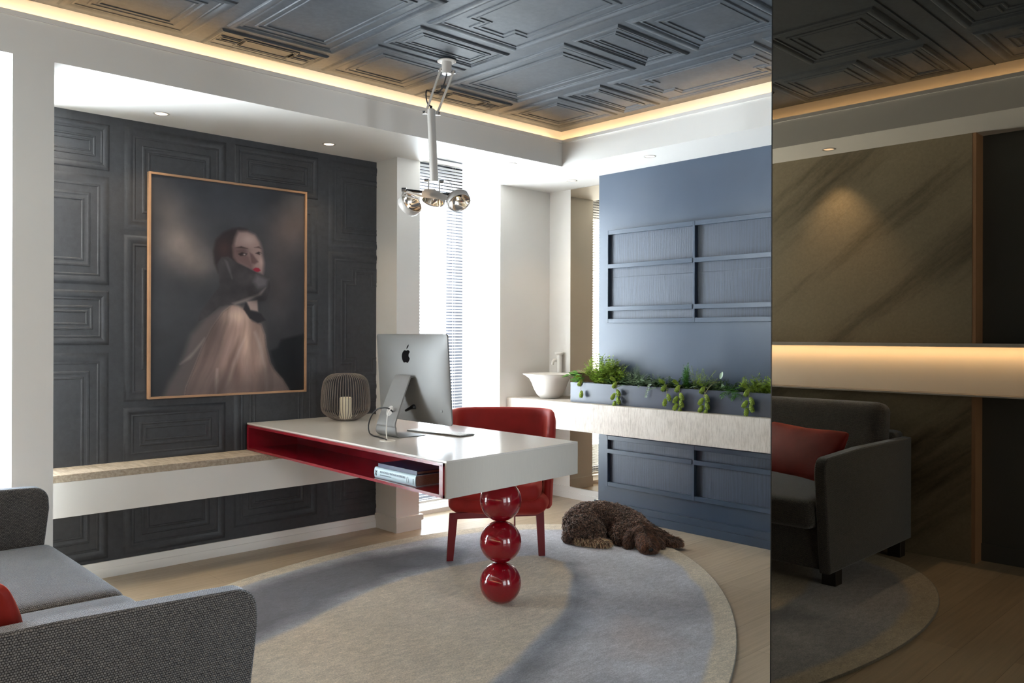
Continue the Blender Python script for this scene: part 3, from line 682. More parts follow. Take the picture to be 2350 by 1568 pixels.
for (k, z) in ((.9995,.011),(1.0,.009),(1.0,.0005)):
    for i in range(nA): x, y = rug_rt(2*PI*i/nA, k); P3.append((x, y, z))
R_ = nR+3
fc = [(j*nA+i, j*nA+(i+1)%nA, (j+1)*nA+(i+1)%nA, (j+1)*nA+i) for j in range(R_-1) for i in range(nA)]; fc.append(tuple(range(nA))[::-1])
P3 = np.array(P3); P = P3[:, :2]
lev = np.concatenate([np.repeat(rads, nA), np.ones(3*nA)])
n1 = fbm(P, 2.2, 31); n2 = fbm(P, 7, 41)
C = np.tile(np.array([188.,188,194]), (len(P),1)); wob = (n2-.5)*.12
def ov(C, a, c): a = np.clip(a, 0, 1)[:,None]; return C*(1-a)+np.array(c, float)*a
C = ov(C, np.clip((n1-.45)*2.4, 0, .7), (146,146,154))
C = ov(C, np.clip(1-np.hypot(P[:,0]-3.75, P[:,1]-3.2)/.9, 0, 1)*.7, (208,210,216))
C = ov(C, np.clip(.5-(sdf_poly(P, PK)+wob)/.16, 0, 1)*.7, (184,170,166))
C = ov(C, np.clip(.5-(sdf_poly(P, DK)+wob)/.16, 0, 1)*(.72+.3*n2), (78,76,84))
C = ov(C, np.clip(.5-(sdf_poly(P, DR)+wob*.6)/.16, 0, 1)*.8, (100,104,114))
C = ov(C, np.clip(.5-(sdf_poly(P, BE)+wob*.3)/.035, 0, 1), (206,190,168))
C = ov(C, np.clip(.5+(lev+wob*.18-.925)/.02, 0, 1), (210,196,172))
C = ov(C, (lev > .9985)*1.0, (128,122,112)); C *= (.94+.12*n2)[:,None]
o = colour_grid('rug', P3, fc, C, 'rug_pile'); tag(o, 'large oval cut pile rug in sand and slate grey on the oak floor', 'rug')

# ------------------------------------------------------------------ desk
t = thing('desk', 'white cantilever desk with a red lined open slot resting on the stone bench', 'desk', (0,0,0))
A_, B_, Cc, Dd = (2.199,2.728), (3.095,2.797), (3.150,4.466), (2.2735,4.723)
Cc = (3.158,4.723)
def prism(bm, pts, z0, z1):
    a = [bm.verts.new((x, y, z0)) for x, y in pts]; b = [bm.verts.new((x, y, z1)) for x, y in pts]; n = len(pts)
    bm.faces.new(a[::-1]); bm.faces.new(b)
    for k in range(n): bm.faces.new((a[k], a[(k+1)%n], b[(k+1)%n], b[k]))
def lerp(p, q, s_): return (p[0]+(q[0]-p[0])*s_, p[1]+(q[1]-p[1])*s_)
Z0, Z1 = .6085, .769
bm = new(); prism(bm, [A_,B_,Cc,Dd], Z1-.009, Z1); bmesh.ops.bevel(bm, geom=bm.edges[:], offset=.0008, segments=1, affect='EDGES'); finish('desk_top', bm, 'desk_white', t)
bm = new(); prism(bm, [A_,B_,Cc,Dd], Z0, Z0+.006); finish('bottom_panel', bm, 'desk_side', t)
A2 = (A_[0]+(B_[0]-A_[0])*.02, A_[1]+.0); 
def off(p, dx, dy): return (p[0]+dx, p[1]+dy)
bm = new(); prism(bm, [A_, B_, off(B_,0,.02), off(A_,0,.02)], Z0+.006, Z1-.009); finish('end_panel', bm, 'desk_side', t)
bm = new(); prism(bm, [off(B_,-.02,.02), off(B_,0,.02), Cc, off(Cc,-.02,0)], Z0+.006, Z1-.009); finish('back_panel', bm, 'desk_side', t)
bm = new(); prism(bm, [off(A_,.33,.07), off(A_,.345,.07), off(Dd,.345,0), off(Dd,.33,0)], Z0+.006, Z1-.009); finish('inner_partition', bm, 'desk_side', t)
# red liner: slot from Y 2.765 to the wall end, open towards -X
tx = (Dd[0]-A_[0])/(Dd[1]-A_[1])
def XF(y, d=0): return A_[0]+tx*(y-A_[1])+d
ya, yb = 2.752, 4.69
def lin_box(nm, y0, y1, z0, z1, d0, d1, mat='red_lacquer'):
    sk = lambda y, d: y+.078*d if y < 3 else y
    bm = new(); prism(bm, [(XF(y0,d0),sk(y0,d0)),(XF(y0,d1),sk(y0,d1)),(XF(y1,d1),sk(y1,d1)),(XF(y1,d0),sk(y1,d0))], z0, z1); return finish(nm, bm, mat, t)
lin_box('slot_floor', ya, yb, Z0+.0062, Z0+.012, -.006, .31); lin_box('slot_roof', ya, yb, Z1-.020, Z1-.0092, -.006, .31)
lin_box('slot_side', ya, ya+.014, Z0+.012, Z1-.020, -.006, .31); lin_box('slot_side', yb-.012, yb, Z0+.012, Z1-.020, -.006, .31); lin_box('slot_back', ya+.004, yb, Z0+.0065, Z1-.0095, .3101, .326)
bm = new()
for (y0, y1, z0, z1) in ((ya-.013,ya+.013,Z0+.004,Z1-.010), (yb-.013,yb+.010,Z0+.004,Z1-.010), (ya-.013,yb+.01,Z0+.003,Z0+.0165), (ya-.013,yb+.01,Z1-.023,Z1-.0095)):
    prism(bm, [(XF(y0,-.011),y0),(XF(y0,.001),y0),(XF(y1,.001),y1),(XF(y1,-.011),y1)], z0, z1)
finish('slot_frame', bm, 'red_lacquer', t)
t = thing('ball_pedestal', 'pedestal of three stacked glossy red spheres under the desk corner', 'table leg', (2.712,2.948,0), group=None)
r_ = .0999; zc_ = [.1085-.001+.0, .3065, .5035]
for k in range(3):
    zc = .1075+k*.1985; prof = []
    lo_c = -.0948 if k == 0 else -.0988; hi = .0988 if k < 2 else .0975
    for q in range(33):
        z = max(lo_c, min(hi, -r_*math.cos(PI*q/32))); rr = math.sqrt(max(0, r_*r_-z*z))
        if prof and abs(prof[-1][1]-z) < 1e-6: continue
        prof.append((rr, zc+z))
    bm = new(); lathe(bm, prof, n=72); finish('ball', bm, 'red_gloss', t, 60)
bm = new(); lathe(bm, [(.022,.0122), (.022,.0126)], n=40); finish('foot_pad', bm, 'dark_metal', t)
for k in range(2): bm = new(); lathe(bm, [(.013,.2045+k*.1985), (.013,.2085+k*.1985)], n=24); finish('joint_pin', bm, 'dark_metal', t)

# books in the slot
def text_mesh(name, s_, size, mat, parent, M, extrude=.0002):
    cu = bpy.data.curves.new(name, 'FONT'); cu.body = s_; cu.size = size; cu.extrude = extrude; cu.align_x = 'LEFT'; cu.align_y = 'CENTER'
    tmp = bpy.data.objects.new(name, cu); COL.objects.link(tmp); dg = bpy.context.evaluated_depsgraph_get(); dg.update()
    me = bpy.data.meshes.new_from_object(tmp.evaluated_get(dg)); bpy.data.objects.remove(tmp)
    me.materials.clear(); me.materials.append(MATS[mat]); me.transform(M); o = bpy.data.objects.new(name, me); COL.objects.link(o); o.parent = parent; return o
def book(name, label, loc, rz, L, D, H, mat, round_spine=True):
    t = thing(name, label, 'book', loc, rz)   # spine faces -x, length along y
    box('pages', (.006,-L/2+.004,.004), (D-.004,L/2-.004,H-.004), 'book_paper', t)
    bm = new(); bx(bm, (.004,-L/2,0), (D,L/2,.0035)); bx(bm, (.004,-L/2,H-.0035), (D,L/2,H)); finish('cover', bm, mat, t)
    bm = new(); n = 9; a = [];
    for k in range(n):
        an = -PI/2+PI*k/(n-1); a.append((.004-.007*math.cos(an) if round_spine else (.001), H/2+H/2*math.sin(an)))
    for (x, z) in a: pass
    va = [bm.verts.new((x, -L/2, z)) for x, z in a]; vb = [bm.verts.new((x, L/2, z)) for x, z in a]
    vc = [bm.verts.new((x+.003, -L/2, z)) for x, z in a]; vd = [bm.verts.new((x+.003, L/2, z)) for x, z in a]
    for k in range(n-1):
        bm.faces.new((va[k], va[k+1], vb[k+1], vb[k])); bm.faces.new((vc[k], vd[k], vd[k+1], vc[k+1]))
        bm.faces.new((va[k], vc[k], vc[k+1], va[k+1])); bm.faces.new((vb[k], vb[k+1], vd[k+1], vd[k]))
    finish('spine', bm, mat, t); return t
bk = book('book', 'thick pale blue book lying in the red desk slot, lower of the two', (2.236, 3.152, Z0+.0122), math.radians(-1.5), .335, .245, .052, 'pale_cover')
MS = Matrix.Translation((-.0036,.118,.034)) @ Matrix(((0,0,-1,0),(-1,0,0,0),(0,1,0,0),(0,0,0,1)))
text_mesh('spine_title', 'INDUSTRIËLE VINTAGE INTERIEURS', .0132, 'ink', bk, MS)
MS = Matrix.Translation((-.0036,.118,.020)) @ Matrix(((0,0,-1,0),(-1,0,0,0),(0,1,0,0),(0,0,0,1)))
text_mesh('spine_subtitle', 'INDUSTRIAL VINTAGE INTERIORS', .0062, 'ink', bk, MS)
bm = new()
for (y0, z0, y1, z1) in ((.160,.016,.146,.036),(.150,.012,.153,.040),(.158,.028,.140,.030),(.145,.014,.150,.026),(.140,.038,.150,.030)): tube(bm, [(-.0038,y0,z0),(-.0038,y1,z1)], .0009, 6)
finish('spine_emblem', bm, 'ink_dark', bk)
bm = new()
for y0, s_ in ((-.105,1),(-.113,-1)): tube(bm, smooth_path([(-.0038,y0,.012),(-.0038,y0+.004*s_,.024),(-.0038,y0-.001*s_,.040)], 4), .0005, 6)
finish('spine_motif', bm, 'ink', bk)
bm = new()
for k in range(5): bx(bm, (-.0042,-.1535,.012+k*.005), (-.0030,-.1505,.0155+k*.005))
finish('spine_mark', bm, 'ink_dark', bk)
book('book', 'dark navy book lying on top of the thick pale blue book', (2.243, 3.145, Z0+.0645), math.radians(-1.5), .315, .24, .018, 'navy_cover', False)

# ------------------------------------------------------------------ all-in-one computer on the desk
DT = .7692
t = thing('desktop_computer', 'silver all in one computer seen from behind on the white desk', 'computer', (2.60, 3.595, DT), math.radians(-1.5))
PW, PH, zb = .65, .468, .068
tl = math.radians(4)
MP = Matrix.Translation((.085,0,zb)) @ Matrix.Rotation(-tl, 4, 'Y')
bm = new(); NY, NZ = 36, 28
def backx(u, v):
    f = max(0, 1-abs(u)**2.6)*max(0, 1-abs(v)**2.6); return -.007-.038*f**.8
def rc_(u, v, hw, hh, r):
    y = u*hw; z = v*hh; qy = max(abs(y)-(hw-r), 0); qz = max(abs(z)-(hh-r), 0); d = math.hypot(qy, qz)
    if d > r: y = math.copysign(hw-r+qy*r/d, y); z = math.copysign(hh-r+qz*r/d, z)
    return y, z
g = []
for j in range(NZ+1):
    row = []
    for i in range(NY+1):
        u = math.sin(PI/2*(2*i/NY-1)); v = math.sin(PI/2*(2*j/NZ-1)); y, z = rc_(u, v, PW/2, PH/2, .018)
        row.append(bm.verts.new(MP @ Vector((backx(u, v), y, z+PH/2))))
    g.append(row)
for j in range(NZ):
    for i in range(NY): bm.faces.new((g[j][i], g[j][i+1], g[j+1][i+1], g[j+1][i]))
bd = [g[0][i] for i in range(NY+1)] + [g[j][NY] for j in range(1, NZ+1)] + [g[NZ][i] for i in range(NY-1, -1, -1)] + [g[j][0] for j in range(NZ-1, 0, -1)]
f2 = [bm.verts.new(v.co + (MP.to_3x3() @ Vector((.008,0,0)))) for v in bd]
for k in range(len(bd)): bm.faces.new((bd[k], bd[(k+1)%len(bd)], f2[(k+1)%len(bd)], f2[k]))
bm.faces.new(f2)
body = finish('rear_shell', bm, 'aluminium', t, 50)
bm = new(); bx(bm, (.0012,-PW/2+.004,.055), (.0035,PW/2-.004,PH-.004), M=MP); finish('screen', bm, 'screen_glass', t)
# stand: foot plate, curved heel and neck as one bent sheet
bm = new(); SW = .094
pts = [(.085,.0035), (-.055,.0035), (-.082,.009), (-.098,.024), (-.098,.05), (-.090,.09), (-.004,.292), (.012,.305), (.040,.306)]
pts = [(p.x, p.y) for p in smooth_path([(a, b, 0) for a, b in pts], 5)]
th = .007; L_ = []
for i, (x, z) in enumerate(pts):
    a = Vector(pts[max(i-1,0)]); b = Vector(pts[min(i+1,len(pts)-1)]); d = (b-a).normalized(); n_ = Vector((d.y, -d.x))
    s_ = i/(len(pts)-1); hw = SW if s_ < .42 else SW-(.026)*min(1, (s_-.42)/.4)
    thk = th*(.35+.65*min(1, s_*4)) if s_ < .25 else th
    L_.append([bm.verts.new((x, -hw, max(z, .0006) if i < 6 else z)), bm.verts.new((x, hw, max(z,.0006) if i < 6 else z)), bm.verts.new((x+n_.x*thk*-1, hw, z-n_.y*thk)), bm.verts.new((x+n_.x*thk*-1, -hw, z-n_.y*thk))])
for a, b in zip(L_, L_[1:]):
    for k in range(4): bm.faces.new((a[k], a[(k+1)%4], b[(k+1)%4], b[k]))
bm.faces.new(L_[0][::-1]); bm.faces.new(L_[-1])
finish('stand', bm, 'aluminium', t, 40)
nd = Vector((.086, 0, .202)).normalized(); nn = Vector((-nd.z, 0, nd.x))
hc = Vector((-.073, .0, .130))
Mh = Matrix((( nd.x, 0, nn.x, hc.x+nn.x*.0078), (0, 1, 0, 0), (nd.z, 0, nn.z, hc.z+nn.z*.0078), (0,0,0,1)))
bm = new(); lathe(bm, [(0,.0004),(.027,.0004),(.029,0)], n=32, M=Mh); finish('cable_opening', bm, 'lamp_white', t)
def on_back(y, z):  # point on the rear shell for local panel y,z
    u = y/(PW/2); v = (z-PH/2)/(PH/2); return MP @ Vector((backx(u, v)-.0006, y, z))
def flat_on_back(name, outline, mat, th_=.0006):
    bm = new(); a = []; b = []
    c = (sum(p[0] for p in outline)/len(outline), sum(p[1] for p in outline)/len(outline))
    for (y, z) in outline: a.append(bm.verts.new(on_back(y, z)+Vector((-th_,0,0)))); b.append(bm.verts.new(on_back(y, z)+Vector((.001,0,0))))
    ca = bm.verts.new(on_back(*c)+Vector((-th_,0,0)))
    n = len(a)
    for k in range(n): bm.faces.new((a[k], a[(k+1)%n], b[(k+1)%n], b[k])); bm.faces.new((a[k], ca, a[(k+1)%n]))
    return finish(name, bm, mat, t, 20)
# apple shaped mark; right side of the picture is -y
ap = [(.0,.028),(.008,.031),(.017,.031),(.024,.026),(.0265,.022),(.021,.015),(.019,.007),(.021,-.002),(.029,-.009),(.026,-.018),(.020,-.027),(.014,-.032),(.008,-.031),(.0,-.029),(-.008,-.031),(-.014,-.031),(-.021,-.025),(-.028,-.012),(-.031,.001),(-.029,.014),(-.022,.025),(-.013,.031),(-.006,.030)]
ap = [(p.x, p.y) for p in smooth_path([(a, b, 0) for a, b in ap+[ap[0]]], 3)][:-1]
flat_on_back('logo', [(-a*1.22+.0, .352+b*1.05) for a, b in ap], 'logo_black')
lf = [(-.0,.036),(.002,.047),(.010,.056),(.013,.057),(.012,.047),(.006,.038)]
flat_on_back('logo_leaf', [(-a*1.2, .354+b*1.05) for a, b in lf], 'logo_black')
flat_on_back('vent', [(-.028,.195),(.02,.195),(.02,.235),(-.028,.235)], 'grey_frame')
bm = new(); p_ = on_back(-.046,.085); tube(bm, [p_+Vector((.004,0,0)), p_+Vector((-.010,0,0)), p_+Vector((-.016,.012,-.006)), p_+Vector((-.024,.045,-.022))], [.014,.013,.009,.006], 14); finish('power_plug', bm, 'black_rubber', t)
bm = new(); p_ = on_back(-.262,.075); tube(bm, [p_+Vector((.004,0,0)), p_+Vector((-.001,0,0))], .008, 16); finish('lock_slot', bm, 'aluminium', t)
o = bpy.data.objects.new('x', None); bpy.data.objects.remove(o)
bm = new(); tube(bm, smooth_path([(2.56,3.63,.888),(2.535,3.60,.893),(2.508,3.56,.905),(2.49,3.585,.921),(2.475,3.64,.912),(2.47,3.69,.875),(2.465,3.712,.825),(2.462,3.70,.785),(2.455,3.655,.7735),(2.44,3.58,.7735),(2.42,3.50,.7735),(2.405,3.462,.7735)], 6), .0038, 10)
tag(finish('power_cable', bm, 'black_rubber', None, 60), 'black power cable looping from the computer stand to the desk', 'cable')
bm = new(); tube(bm, smooth_path([(2.515,3.565,.915),(2.497,3.548,.925),(2.478,3.555,.890),(2.470,3.553,.845),(2.455,3.535,.805),(2.435,3.50,.776),(2.415,3.47,.7722)], 6), .0026, 10)
tag(finish('data_cable', bm, 'white_cord', None, 60), 'thin white cable hanging from the opening in the computer stand', 'cable')
bm = new(); lathe(bm, [(0,.0012),(.030,.0012),(.038,.0022),(.041,.0)], (2.405,3.452,DT), 40); tag(finish('cable_grommet', bm, 'white_cord'), 'round white cable grommet in the desk top below the computer', 'grommet')
t = thing('keyboard', 'slim white computer keyboard lying on the desk behind the computer', 'keyboard', (2.805, 3.535, DT), math.radians(6))
bm = new(); bx(bm, (-.056,-.205,.0005), (.056,.205,.007), .003, 2); finish('keyboard_base', bm, 'aluminium', t)
bm = new()
for r_i in range(5):
    n = 14; x = -.047+r_i*.0205
    if r_i == 0:
        ws = [1,1,1,1.3,5,1.3,1,1,1.2]
    else: ws = [1]*n
    tot = sum(ws); y = -.200
    for w_ in ws:
        d = .400*w_/tot; bx(bm, (x-.0085,y+.0012,.007), (x+.0085,y+d-.0012,.0095), .0008, 1); y += d
finish('keys', bm, 'key_white', t)

# ------------------------------------------------------------------ wire lantern with candle
t = thing('wire_lantern', 'rounded taupe lantern of vertical wire ribs on the desk', 'lantern', (2.800, 4.470, DT))
prof = [(.062,.2875),(.085,.284),(.110,.272),(.130,.250),(.140,.222),(.146,.18),(.150,.13),(.151,.10),(.149,.075),(.142,.055),(.125,.036),(.098,.018),(.072,.006),(.055,.003)]
prof = [(p.x, p.y) for p in smooth_path([(a, b, 0) for a, b in prof], 3)]
for k in range(56):
    a = 2*PI*k/56; bm = new(); tube(bm, [(r*math.cos(a), r*math.sin(a), z) for r, z in prof], .0021, 6); 
    if k == 0:
        rib0 = finish('rib', bm, 'rib_taupe', t, 80); bm0 = None
    else: bm.free(); rib0_c = rib0.copy(); rib0_c.rotation_euler = (0,0,a); rib0_c.parent = t; COL.objects.link(rib0_c)
bm = new(); lathe(bm, [(.058,.2855),(.066,.2855),(.066,.2905),(.058,.2905)], n=48, closed=True); finish('top_ring', bm, 'rib_taupe', t)
bm = new(); lathe(bm, [(0,.0012),(.060,.0012),(.066,.004),(.060,.0075),(0,.0075)], n=48); finish('base_plate', bm, 'rib_taupe', t)
t = thing('pillar_candle', 'cream pillar candle standing inside the wire lantern', 'candle', (2.800, 4.470, DT+.0078))
bm = new(); lathe(bm, [(0,0),(.038,0),(.0385,.002),(.0385,.130),(.035,.134),(.030,.128),(.0,.122)], n=40); finish('wax_body', bm, 'candle_wax', t)
bm = new(); tube(bm, [(0,0,.120),(.001,0,.128),(.003,.001,.134)], .0011, 6); finish('wick', bm, 'black_rubber', t)

# ------------------------------------------------------------------ red velvet chair
t = thing('tub_chair', 'red velvet tub chair with flat red metal legs behind the desk', 'chair', (0,0,0))
cc = Vector((3.37,3.67,0)); cr = math.radians(-60.6+14)
MC = Matrix.Translation(cc) @ Matrix.Rotation(cr, 4, 'Z')
# plan path of the back, from one front end round to the other (local -y is forward)
path = [(-.300,-.10),(-.306,.04),(-.300,.15),(-.262,.232),(-.18,.278),(-.07,.292),(.07,.292),(.18,.278),(.262,.232),(.300,.15),(.306,.04),(.300,-.10)]
path = [(p.x, p.y) for p in smooth_path([(a, b, 0) for a, b in path], 5)]; NP = len(path)
def ztop(s_):
    e = abs(2*s_-1); return .848-.012*e*e-.26*max(0, (e-.62)/.38)**2.2
bm = new(); prof_n = 15; R_ = []
for i, (x, y) in enumerate(path):
    a = Vector(path[max(i-1,0)]); b = Vector(path[min(i+1,NP-1)]); d = (b-a).normalized(); nrm = Vector((d.y, -d.x))  # outward? tested below
    if nrm.dot(Vector((x, y-.02))) < 0: nrm = -nrm
    s_ = i/(NP-1); zt = ztop(s_); ring = []; hth = .027
    endk = min(1, min(i, NP-1-i)/4); hth *= .35+.65*math.sqrt(endk)
    zbt = .285
    tap = lambda z: -.045*(1-min(1, (z-.26)/.5))   # narrows to the seat
    # cross-section: up outside, over the top, down inside
    cs = [(hth, zbt), (hth, zbt+.12), (hth*1.1, .56 if zt > .62 else zt-.06), (hth, zt-.05), (hth*.72, zt-.016), (hth*.3, zt-.003), (-hth*.3, zt-.004), (-hth*.75, zt-.018), (-hth, zt-.052), (-hth*1.15, .56 if zt > .62 else zt-.07), (-hth*1.1, .42), (-hth*1.1, zbt)]
    for (o_, z) in cs:
        p = Vector((x, y)) + nrm*(o_+tap(z)*.5); ring.append(bm.verts.new(MC @ Vector((p.x, p.y, z))))
    R_.append(ring)
for a, b in zip(R_, R_[1:]):
    for k in range(len(a)): bm.faces.new((a[k], a[(k+1)%len(a)], b[(k+1)%len(b)], b[k]))
bm.faces.new(R_[0][::-1]); bm.faces.new(R_[-1])
finish('backrest', bm, 'red_velvet', t, 70)
def round_xy(p, h):
    # squircle plan with a straighter front
    u = p.x/h.x; v = p.y/h.y; k = 1-.12*u*u*v*v*(1 if v > 0 else .7); p.x *= k; p.y *= k; 
    if p.z < 0: q = min(1, -p.z/h.z); p.x *= 1-.10*q*q; p.y *= 1-.10*q*q
    return p
bm = new(); softbox(bm, (-.298,-.268,.268), (.298,.285,.375), .05, 20, squash=round_xy, M=MC); finish('seat_shell', bm, 'red_velvet', t, 70)
bm = new(); softbox(bm, (-.255,-.285,.345), (.255,.215,.452), .042, 20, crown=.012, squash=round_xy, M=MC); finish('seat_cushion', bm, 'red_velvet', t, 70)
LA, LB, LC, LD = Vector((2.997,3.685,0)), Vector((3.462,3.408,0)), Vector((3.60,3.955,0)), Vector((3.735,3.925,0))
rz_ = math.atan2(LB.y-LA.y, LB.x-LA.x)
def flat_leg(foot, head, ax, w_=.042, th_=.014):
    bm = new(); ux = Vector((math.cos(ax), math.sin(ax), 0)); uy = Vector((-ux.y, ux.x, 0)); vs = []
    for c_, k in ((foot, .9), (head, 1.15)):
        for sx, sy in ((-1,-1),(1,-1),(1,1),(-1,1)): vs.append(bm.verts.new(c_+ux*sx*w_/2*k+uy*sy*th_/2))
    for q in ((3,2,1,0),(4,5,6,7),(0,1,5,4),(1,2,6,5),(2,3,7,6),(3,0,4,7)): bm.faces.new([vs[k] for k in q])
    finish('leg', bm, 'red_metal', t)
dirn = (LB-LA).normalized(); zl = Vector((0,0,.285)); zf = Vector((0,0,.0135)); z0v = Vector((0,0,.0005))
flat_leg(LA+zf, LA+dirn*.022+zl, rz_); flat_leg(LB+zf, LB-dirn*.014+zl, rz_)
vr = math.atan2(.727,.686)
flat_leg(LC+zf, LC+Vector((-.05,-.05,0))+zl, vr, .035, .010); flat_leg(LD+zf, LD+Vector((-.05,-.05,0))+zl, vr, .035, .010)
bm = new()
def bar(p, q, w_=.022, h_=.016):
    d = (q-p); L = d.length; a = math.atan2(d.y, d.x); M = Matrix.Translation((p+q)/2) @ Matrix.Rotation(a, 4, 'Z'); bx(bm, (-L/2,-w_/2,-h_/2), (L/2,w_/2,h_/2), M=M)
zz = Vector((0,0,.267))
bar(LA+dirn*.02+zz, LB-dirn*.01+zz, .020, .034); bar(LA+dirn*.03+zz, LC+Vector((-.05,-.05,0))+zz); bar(LB+zz, LD+Vector((-.05,-.05,0))+zz); bar(LC+Vector((-.05,-.05,0))+zz, LD+Vector((-.05,-.05,0))+zz)
finish('leg_frame', bm, 'red_metal', t)

# ------------------------------------------------------------------ blue display shelves on the wall
def rack(label, z0, z1, rails, groove):
    t = thing('display_rack', label, 'wall rack', (4.635, 3.89, z0)); H = z1-z0; ys = [0, -.7515, -1.49]; e = .030
    for nm, a, b in (('side_panel', 0, -.016), ('divider', -.735, -.752), ('side_panel', -1.474, -1.49)):
        box(nm, (-.030,b,0), (-.0005,a,H), 'blue_paint', t, .001, 1)
    for k, (ya, yb) in enumerate(((-.0161,-.7349), (-.7521,-1.4739))):
        box('bottom_shelf', (-.029,yb,0), (-.0005,ya,e), 'blue_paint', t, .001, 1); box('top_shelf', (-.029,yb,H-e), (-.0005,ya,H), 'blue_paint', t, .001, 1)
        zs = [e] + ([groove-z0-.0015] if groove else []) + [H-e]
        if groove:
            box('grained_back', (-.0045,yb,e), (-.0008,ya,groove-z0-.0015), 'blue_grain', t); box('grained_back', (-.0045,yb,groove-z0+.0015), (-.0008,ya,H-e), 'blue_grain', t)
        else: box('grained_back', (-.0045,yb,e), (-.0008,ya,H-e), 'blue_grain', t)
        for r in rails: box('rail', (-.034,yb,r-z0), (-.0245,ya,r-z0+.030), 'blue_paint', t, .001, 1)
    return t
rack('blue wall rack with two rails per bay above the stone counter', 1.388, 2.052, (1.780, 1.476), 1.715)
rack('blue wall rack with one rail per bay below the stone counter', .218, .580, (.455,), None)

# ------------------------------------------------------------------ counter, bowl, tap
CT = .8135
o = box('stone_counter', (4.432,-1.0,.612), (4.634,4.7495,CT), 'counter_stone', None, .0015, 1); 
bm = new(); bx(bm, (4.432,-1.0,.612), (4.634,3.98,CT), 0); bx(bm, (4.432,3.98,.612), (4.8995,4.7495,CT), 0); bmesh.ops.remove_doubles(bm, verts=bm.verts[:], dist=.0001)
bpy.data.objects.remove(o); o = finish('stone_counter', bm, 'counter_stone'); tag(o, 'long wall hung counter of pale textured stone on the right wall', 'counter')
t = tag(finish('wash_bowl', (lambda b: (lathe(b, [(0,.001),(.062,.001),(.074,.004),(.100,.030),(.124,.075),(.140,.118),(.158,.152),(.190,.176),(.207,.184),(.208,.189),(.203,.190),(.186,.184),(.152,.162),(.130,.120),(.112,.075),(.086,.036),(.05,.016),(0,.012)], (4.632,4.480,CT), 72), b)[1])(new()), 'ceramic', None, 60), 'white flared ceramic wash bowl on the left end of the counter', 'basin')
t = thing('basin_tap', 'white pillar tap rising behind the wash bowl', 'tap', (4.865, 4.598, CT))
bm = new(); lathe(bm, [(0,.0005),(.028,.0005),(.028,.006),(.0225,.008),(.0225,.318),(.0,.318)], n=36); finish('tap_body', bm, 'ceramic', t)
bm = new(); lathe(bm, [(0,.318),(.020,.318),(.0215,.326),(.036,.337),(.038,.345),(.036,.350),(0,.350)], n=36); finish('tap_knob', bm, 'ceramic', t)
bm = new(); tube(bm, smooth_path([(-.012,.014,.285),(-.030,.024,.286),(-.044,.030,.275),(-.049,.032,.250)], 5), .0125, 16); finish('spout', bm, 'ceramic', t)

# ------------------------------------------------------------------ planter trough with plants
px0, px1, py0, py1, ph = 4.500, 4.610, 2.35, 4.140, .143
t = thing('planter_trough', 'long matt blue grey planter trough on the stone counter', 'planter', (4.5, 3.245, CT))
bm = new(); e = .008
L2 = (py1-py0)/2
for lo, hi in (((0,-L2,0.0005),(e,L2,ph)), ((.11-e,-L2,.0005),(.11,L2,ph)), ((e,-L2,.0005),(.11-e,-L2+e,ph)), ((e,L2-e,.0005),(.11-e,L2,ph)), ((e,-L2+e,.0005),(.11-e,L2-e,.012))): bx(bm, lo, hi)
finish('trough', bm, 'planter_blue', t)
bm = new(); bx(bm, (e+.0005,-L2+e+.0005,.012), (.11-e-.0005,L2-e-.0005,ph-.012)); finish('moss_fill', bm, 'soil', t)
PZ = CT+ph-.012
R = random.Random(11)
def leaf(bm, p, d, up, L, W, curl=.2, n=4):
    d = d.normalized(); s_ = d.cross(up); s_ = s_.normalized() if s_.length > 1e-4 else Vector((1,0,0)); nn = s_.cross(d)
    prev = None
    for k in range(n+1):
        q = k/n; w_ = W*math.sin(PI*min(.97, q*.92+.06))**.8*.5; c_ = p+d*L*q - nn*curl*L*q*q
        cur = (bm.verts.new(c_-s_*w_), bm.verts.new(c_+nn*w_*-.25), bm.verts.new(c_+s_*w_))
        if prev:
            bm.faces.new((prev[0], prev[1], cur[1], cur[0])); bm.faces.new((prev[1], prev[2], cur[2], cur[1]))
        prev = cur
def rv(s=1): return Vector((R.uniform(-1,1), R.uniform(-1,1), R.uniform(-1,1)))*s
def frond(bm, p, d, L, leafL, leafW, n=14, droop=.4, alt=False):
    pts = []; q = Vector(p); dd = Vector(d).normalized()
    for k in range(n+1): pts.append(q.copy()); q = q+dd*L/n; dd = (dd+Vector((0,0,-droop/n))).normalized()
    tube(bm, pts, [.0011*(1-.7*k/n)+.0003 for k in range(n+1)], 4)
    for k in range(2, n+1):
        dd = (pts[k]-pts[k-1]).normalized(); sd = dd.cross(Vector((R.uniform(-.3,.3),R.uniform(-.3,.3),1))); sd = sd.normalized() if sd.length > .01 else Vector((1,0,0))
        f = math.sin(PI*(.15+.8*k/n))
        for sg in (-1, 1): leaf(bm, pts[k], sd*sg+dd*.55+rv(.15), Vector((0,0,1))+rv(.3), leafL*(.35+.65*f), leafW*(.5+.5*f), .15, 3)
    leaf(bm, pts[-1], dd, Vector((0,0,1)), leafL*.6, leafW*.6, .1, 3)
def cone_bud(bm, c, d, L, W):
    """hop like bud of overlapping scales"""
    d = d.normalized(); a = d.cross(Vector((.3,.5,.2))).normalized(); b = d.cross(a)
    for k in range(8):
        q = k/8; r = W*.5*math.sin(PI*(.12+.8*q))
        for j in range(6):
            an = 2*PI*(j+.5*(k%2))/6; o_ = a*math.cos(an)+b*math.sin(an); leaf(bm, c+d*L*q+o_*r*.55, d*.75+o_*.75, o_, L*.30, W*.42, .35, 2)
